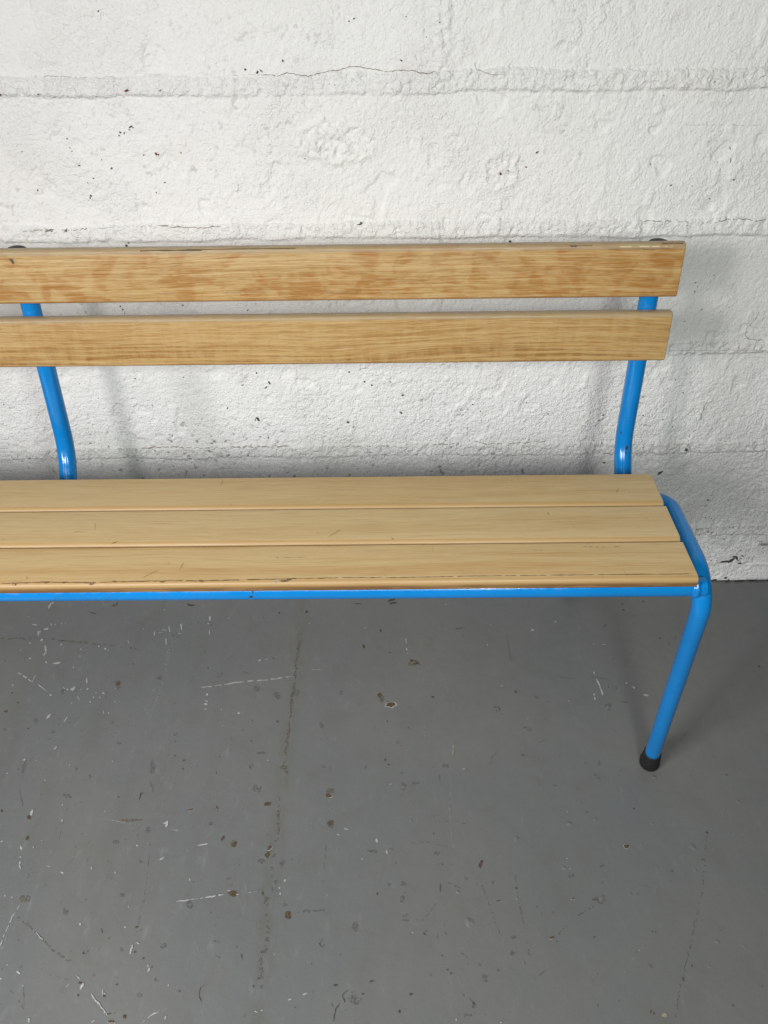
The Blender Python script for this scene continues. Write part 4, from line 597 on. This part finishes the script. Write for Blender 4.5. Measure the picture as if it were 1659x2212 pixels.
# chipped enamel patches lying on the knee of the right upright and on the front rail
def tube_patch(center, axis_pt0, axis_pt1, r, ang0, dang, dl, mat, name, parent, n=10):
    A = Vector(axis_pt0); B = Vector(axis_pt1); T = (B-A).normalized(); c = A+(B-A)*center
    V = Vector((0, -1.195, 1.122))-c; V = (V-T*V.dot(T)).normalized(); S = T.cross(V); m = MB(); vs = [];
    for i in range(n):
        t = 2*math.pi*i/n; k = r2.uniform(.55, 1.1); a = ang0+dang*k*math.cos(t); l = dl*k*math.sin(t)
        vs.append(c+T*l+(V*math.cos(a)+S*math.sin(a))*(r+.00018))
    m.add(vs, [list(range(n))]); return vs, m
    
def patch_at(z, ang0, dang, dl, name='enamel_chip'):
    pa, u = knee
    for a, b in zip(pa, pa[1:]):
        if b.z <= z <= a.z:
            vs, m = tube_patch((a.z-z)/(a.z-b.z+1e-9), a, b, .0127, ang0, dang, dl, None, name, u)
            o = under(m.build(name, [simple('chipped bare steel', (.03, .035, .045), .6, .4, .5, 900)]), u); return
patch_at(.478, -.42, .24, .0042); patch_at(.502, .42, .10, .0022); patch_at(.470, -.33, .10, .0030)
for xx, ang, da, dl in ((-.1655, -.1, .45, .0012), (-.168, -.75, .22, .0030)):
    vs, m = tube_patch((xx-.3895)/(fr1.x-.3895), fr0, fr1, .0122, ang, da, dl, None, '', rail)
    under(m.build('enamel_chip', [simple('chipped bare steel', (.03, .035, .06), .6, .4, .5, 900)]), rail)

# ------------------------------------------------------------ camera
cam = bpy.data.cameras.new('camera'); co = bpy.data.objects.new('camera', cam); COL.objects.link(co)
th, ps, ro = .661951665672718, .005673703056583578, -.013132720383225226
f = Vector((-math.sin(ps)*math.cos(th), math.cos(ps)*math.cos(th), -math.sin(th))); r0 = Vector((math.cos(ps), math.sin(ps), 0)); u0 = r0.cross(f)
r = r0*math.cos(ro)+u0*math.sin(ro); u = u0*math.cos(ro)-r0*math.sin(ro)
mw = Matrix((r, u, -f)).transposed().to_4x4(); mw.translation = Vector((0, -1.19509558, 1.12211568)); co.matrix_world = mw
cam.sensor_fit = 'VERTICAL'; cam.sensor_height = 36; cam.sensor_width = 27; cam.lens = 3014.7387/4000*36; cam.clip_start = .02; cam.clip_end = 100
sc.camera = co

# ------------------------------------------------------------ light: two narrow bright openings behind the viewer and the dim room round them, plus two added fill lamps
def area(name, loc, target, sx, sy, power, col):
    l = bpy.data.lights.new(name, 'AREA'); l.shape = 'RECTANGLE'; l.size = sx; l.size_y = sy; l.energy = power; l.color = col
    o = bpy.data.objects.new(name, l); COL.objects.link(o); o.location = loc
    o.rotation_euler = (Vector(target)-Vector(loc)).to_track_quat('-Z', 'Y').to_euler(); return o
area('left_lamp', (-.56, -1.40, 1.20), (-.1, 0, .5), .13, .20, 7.6, (1, .955, .96))
area('right_lamp', (.27, -1.40, 1.20), (0, 0, .5), .13, .20, 6.2, (.95, 1, .93))
area('fill_lamp', (-.75, -2.25, 1.55), (-.1, 0, .55), 2.6, .32, 21.5, (.99, 1, .972))  # added wide fill that lifts the wall and softens shadows, not an actual window
sl_ = area('floor_fill_lamp', (-1.7, -1.9, 1.2), (-.50, -.95, 0), .5, .5, 8.0, (.97, .99, 1)); sl_.data.spread = math.radians(75)  # added narrow-spread fill to brighten the front-left floor
w = bpy.data.worlds.new('World'); sc.world = w; w.use_nodes = True; nt = w.node_tree; bg = nt.nodes['Background']
bg.inputs[0].default_value = (.96, .98, 1, 1); bg.inputs[1].default_value = .035

vs_ = sc.view_settings; vs_.view_transform = 'Standard'; vs_.look = 'None'; vs_.gamma = 1; vs_.exposure = 0; vs_.use_curve_mapping = False
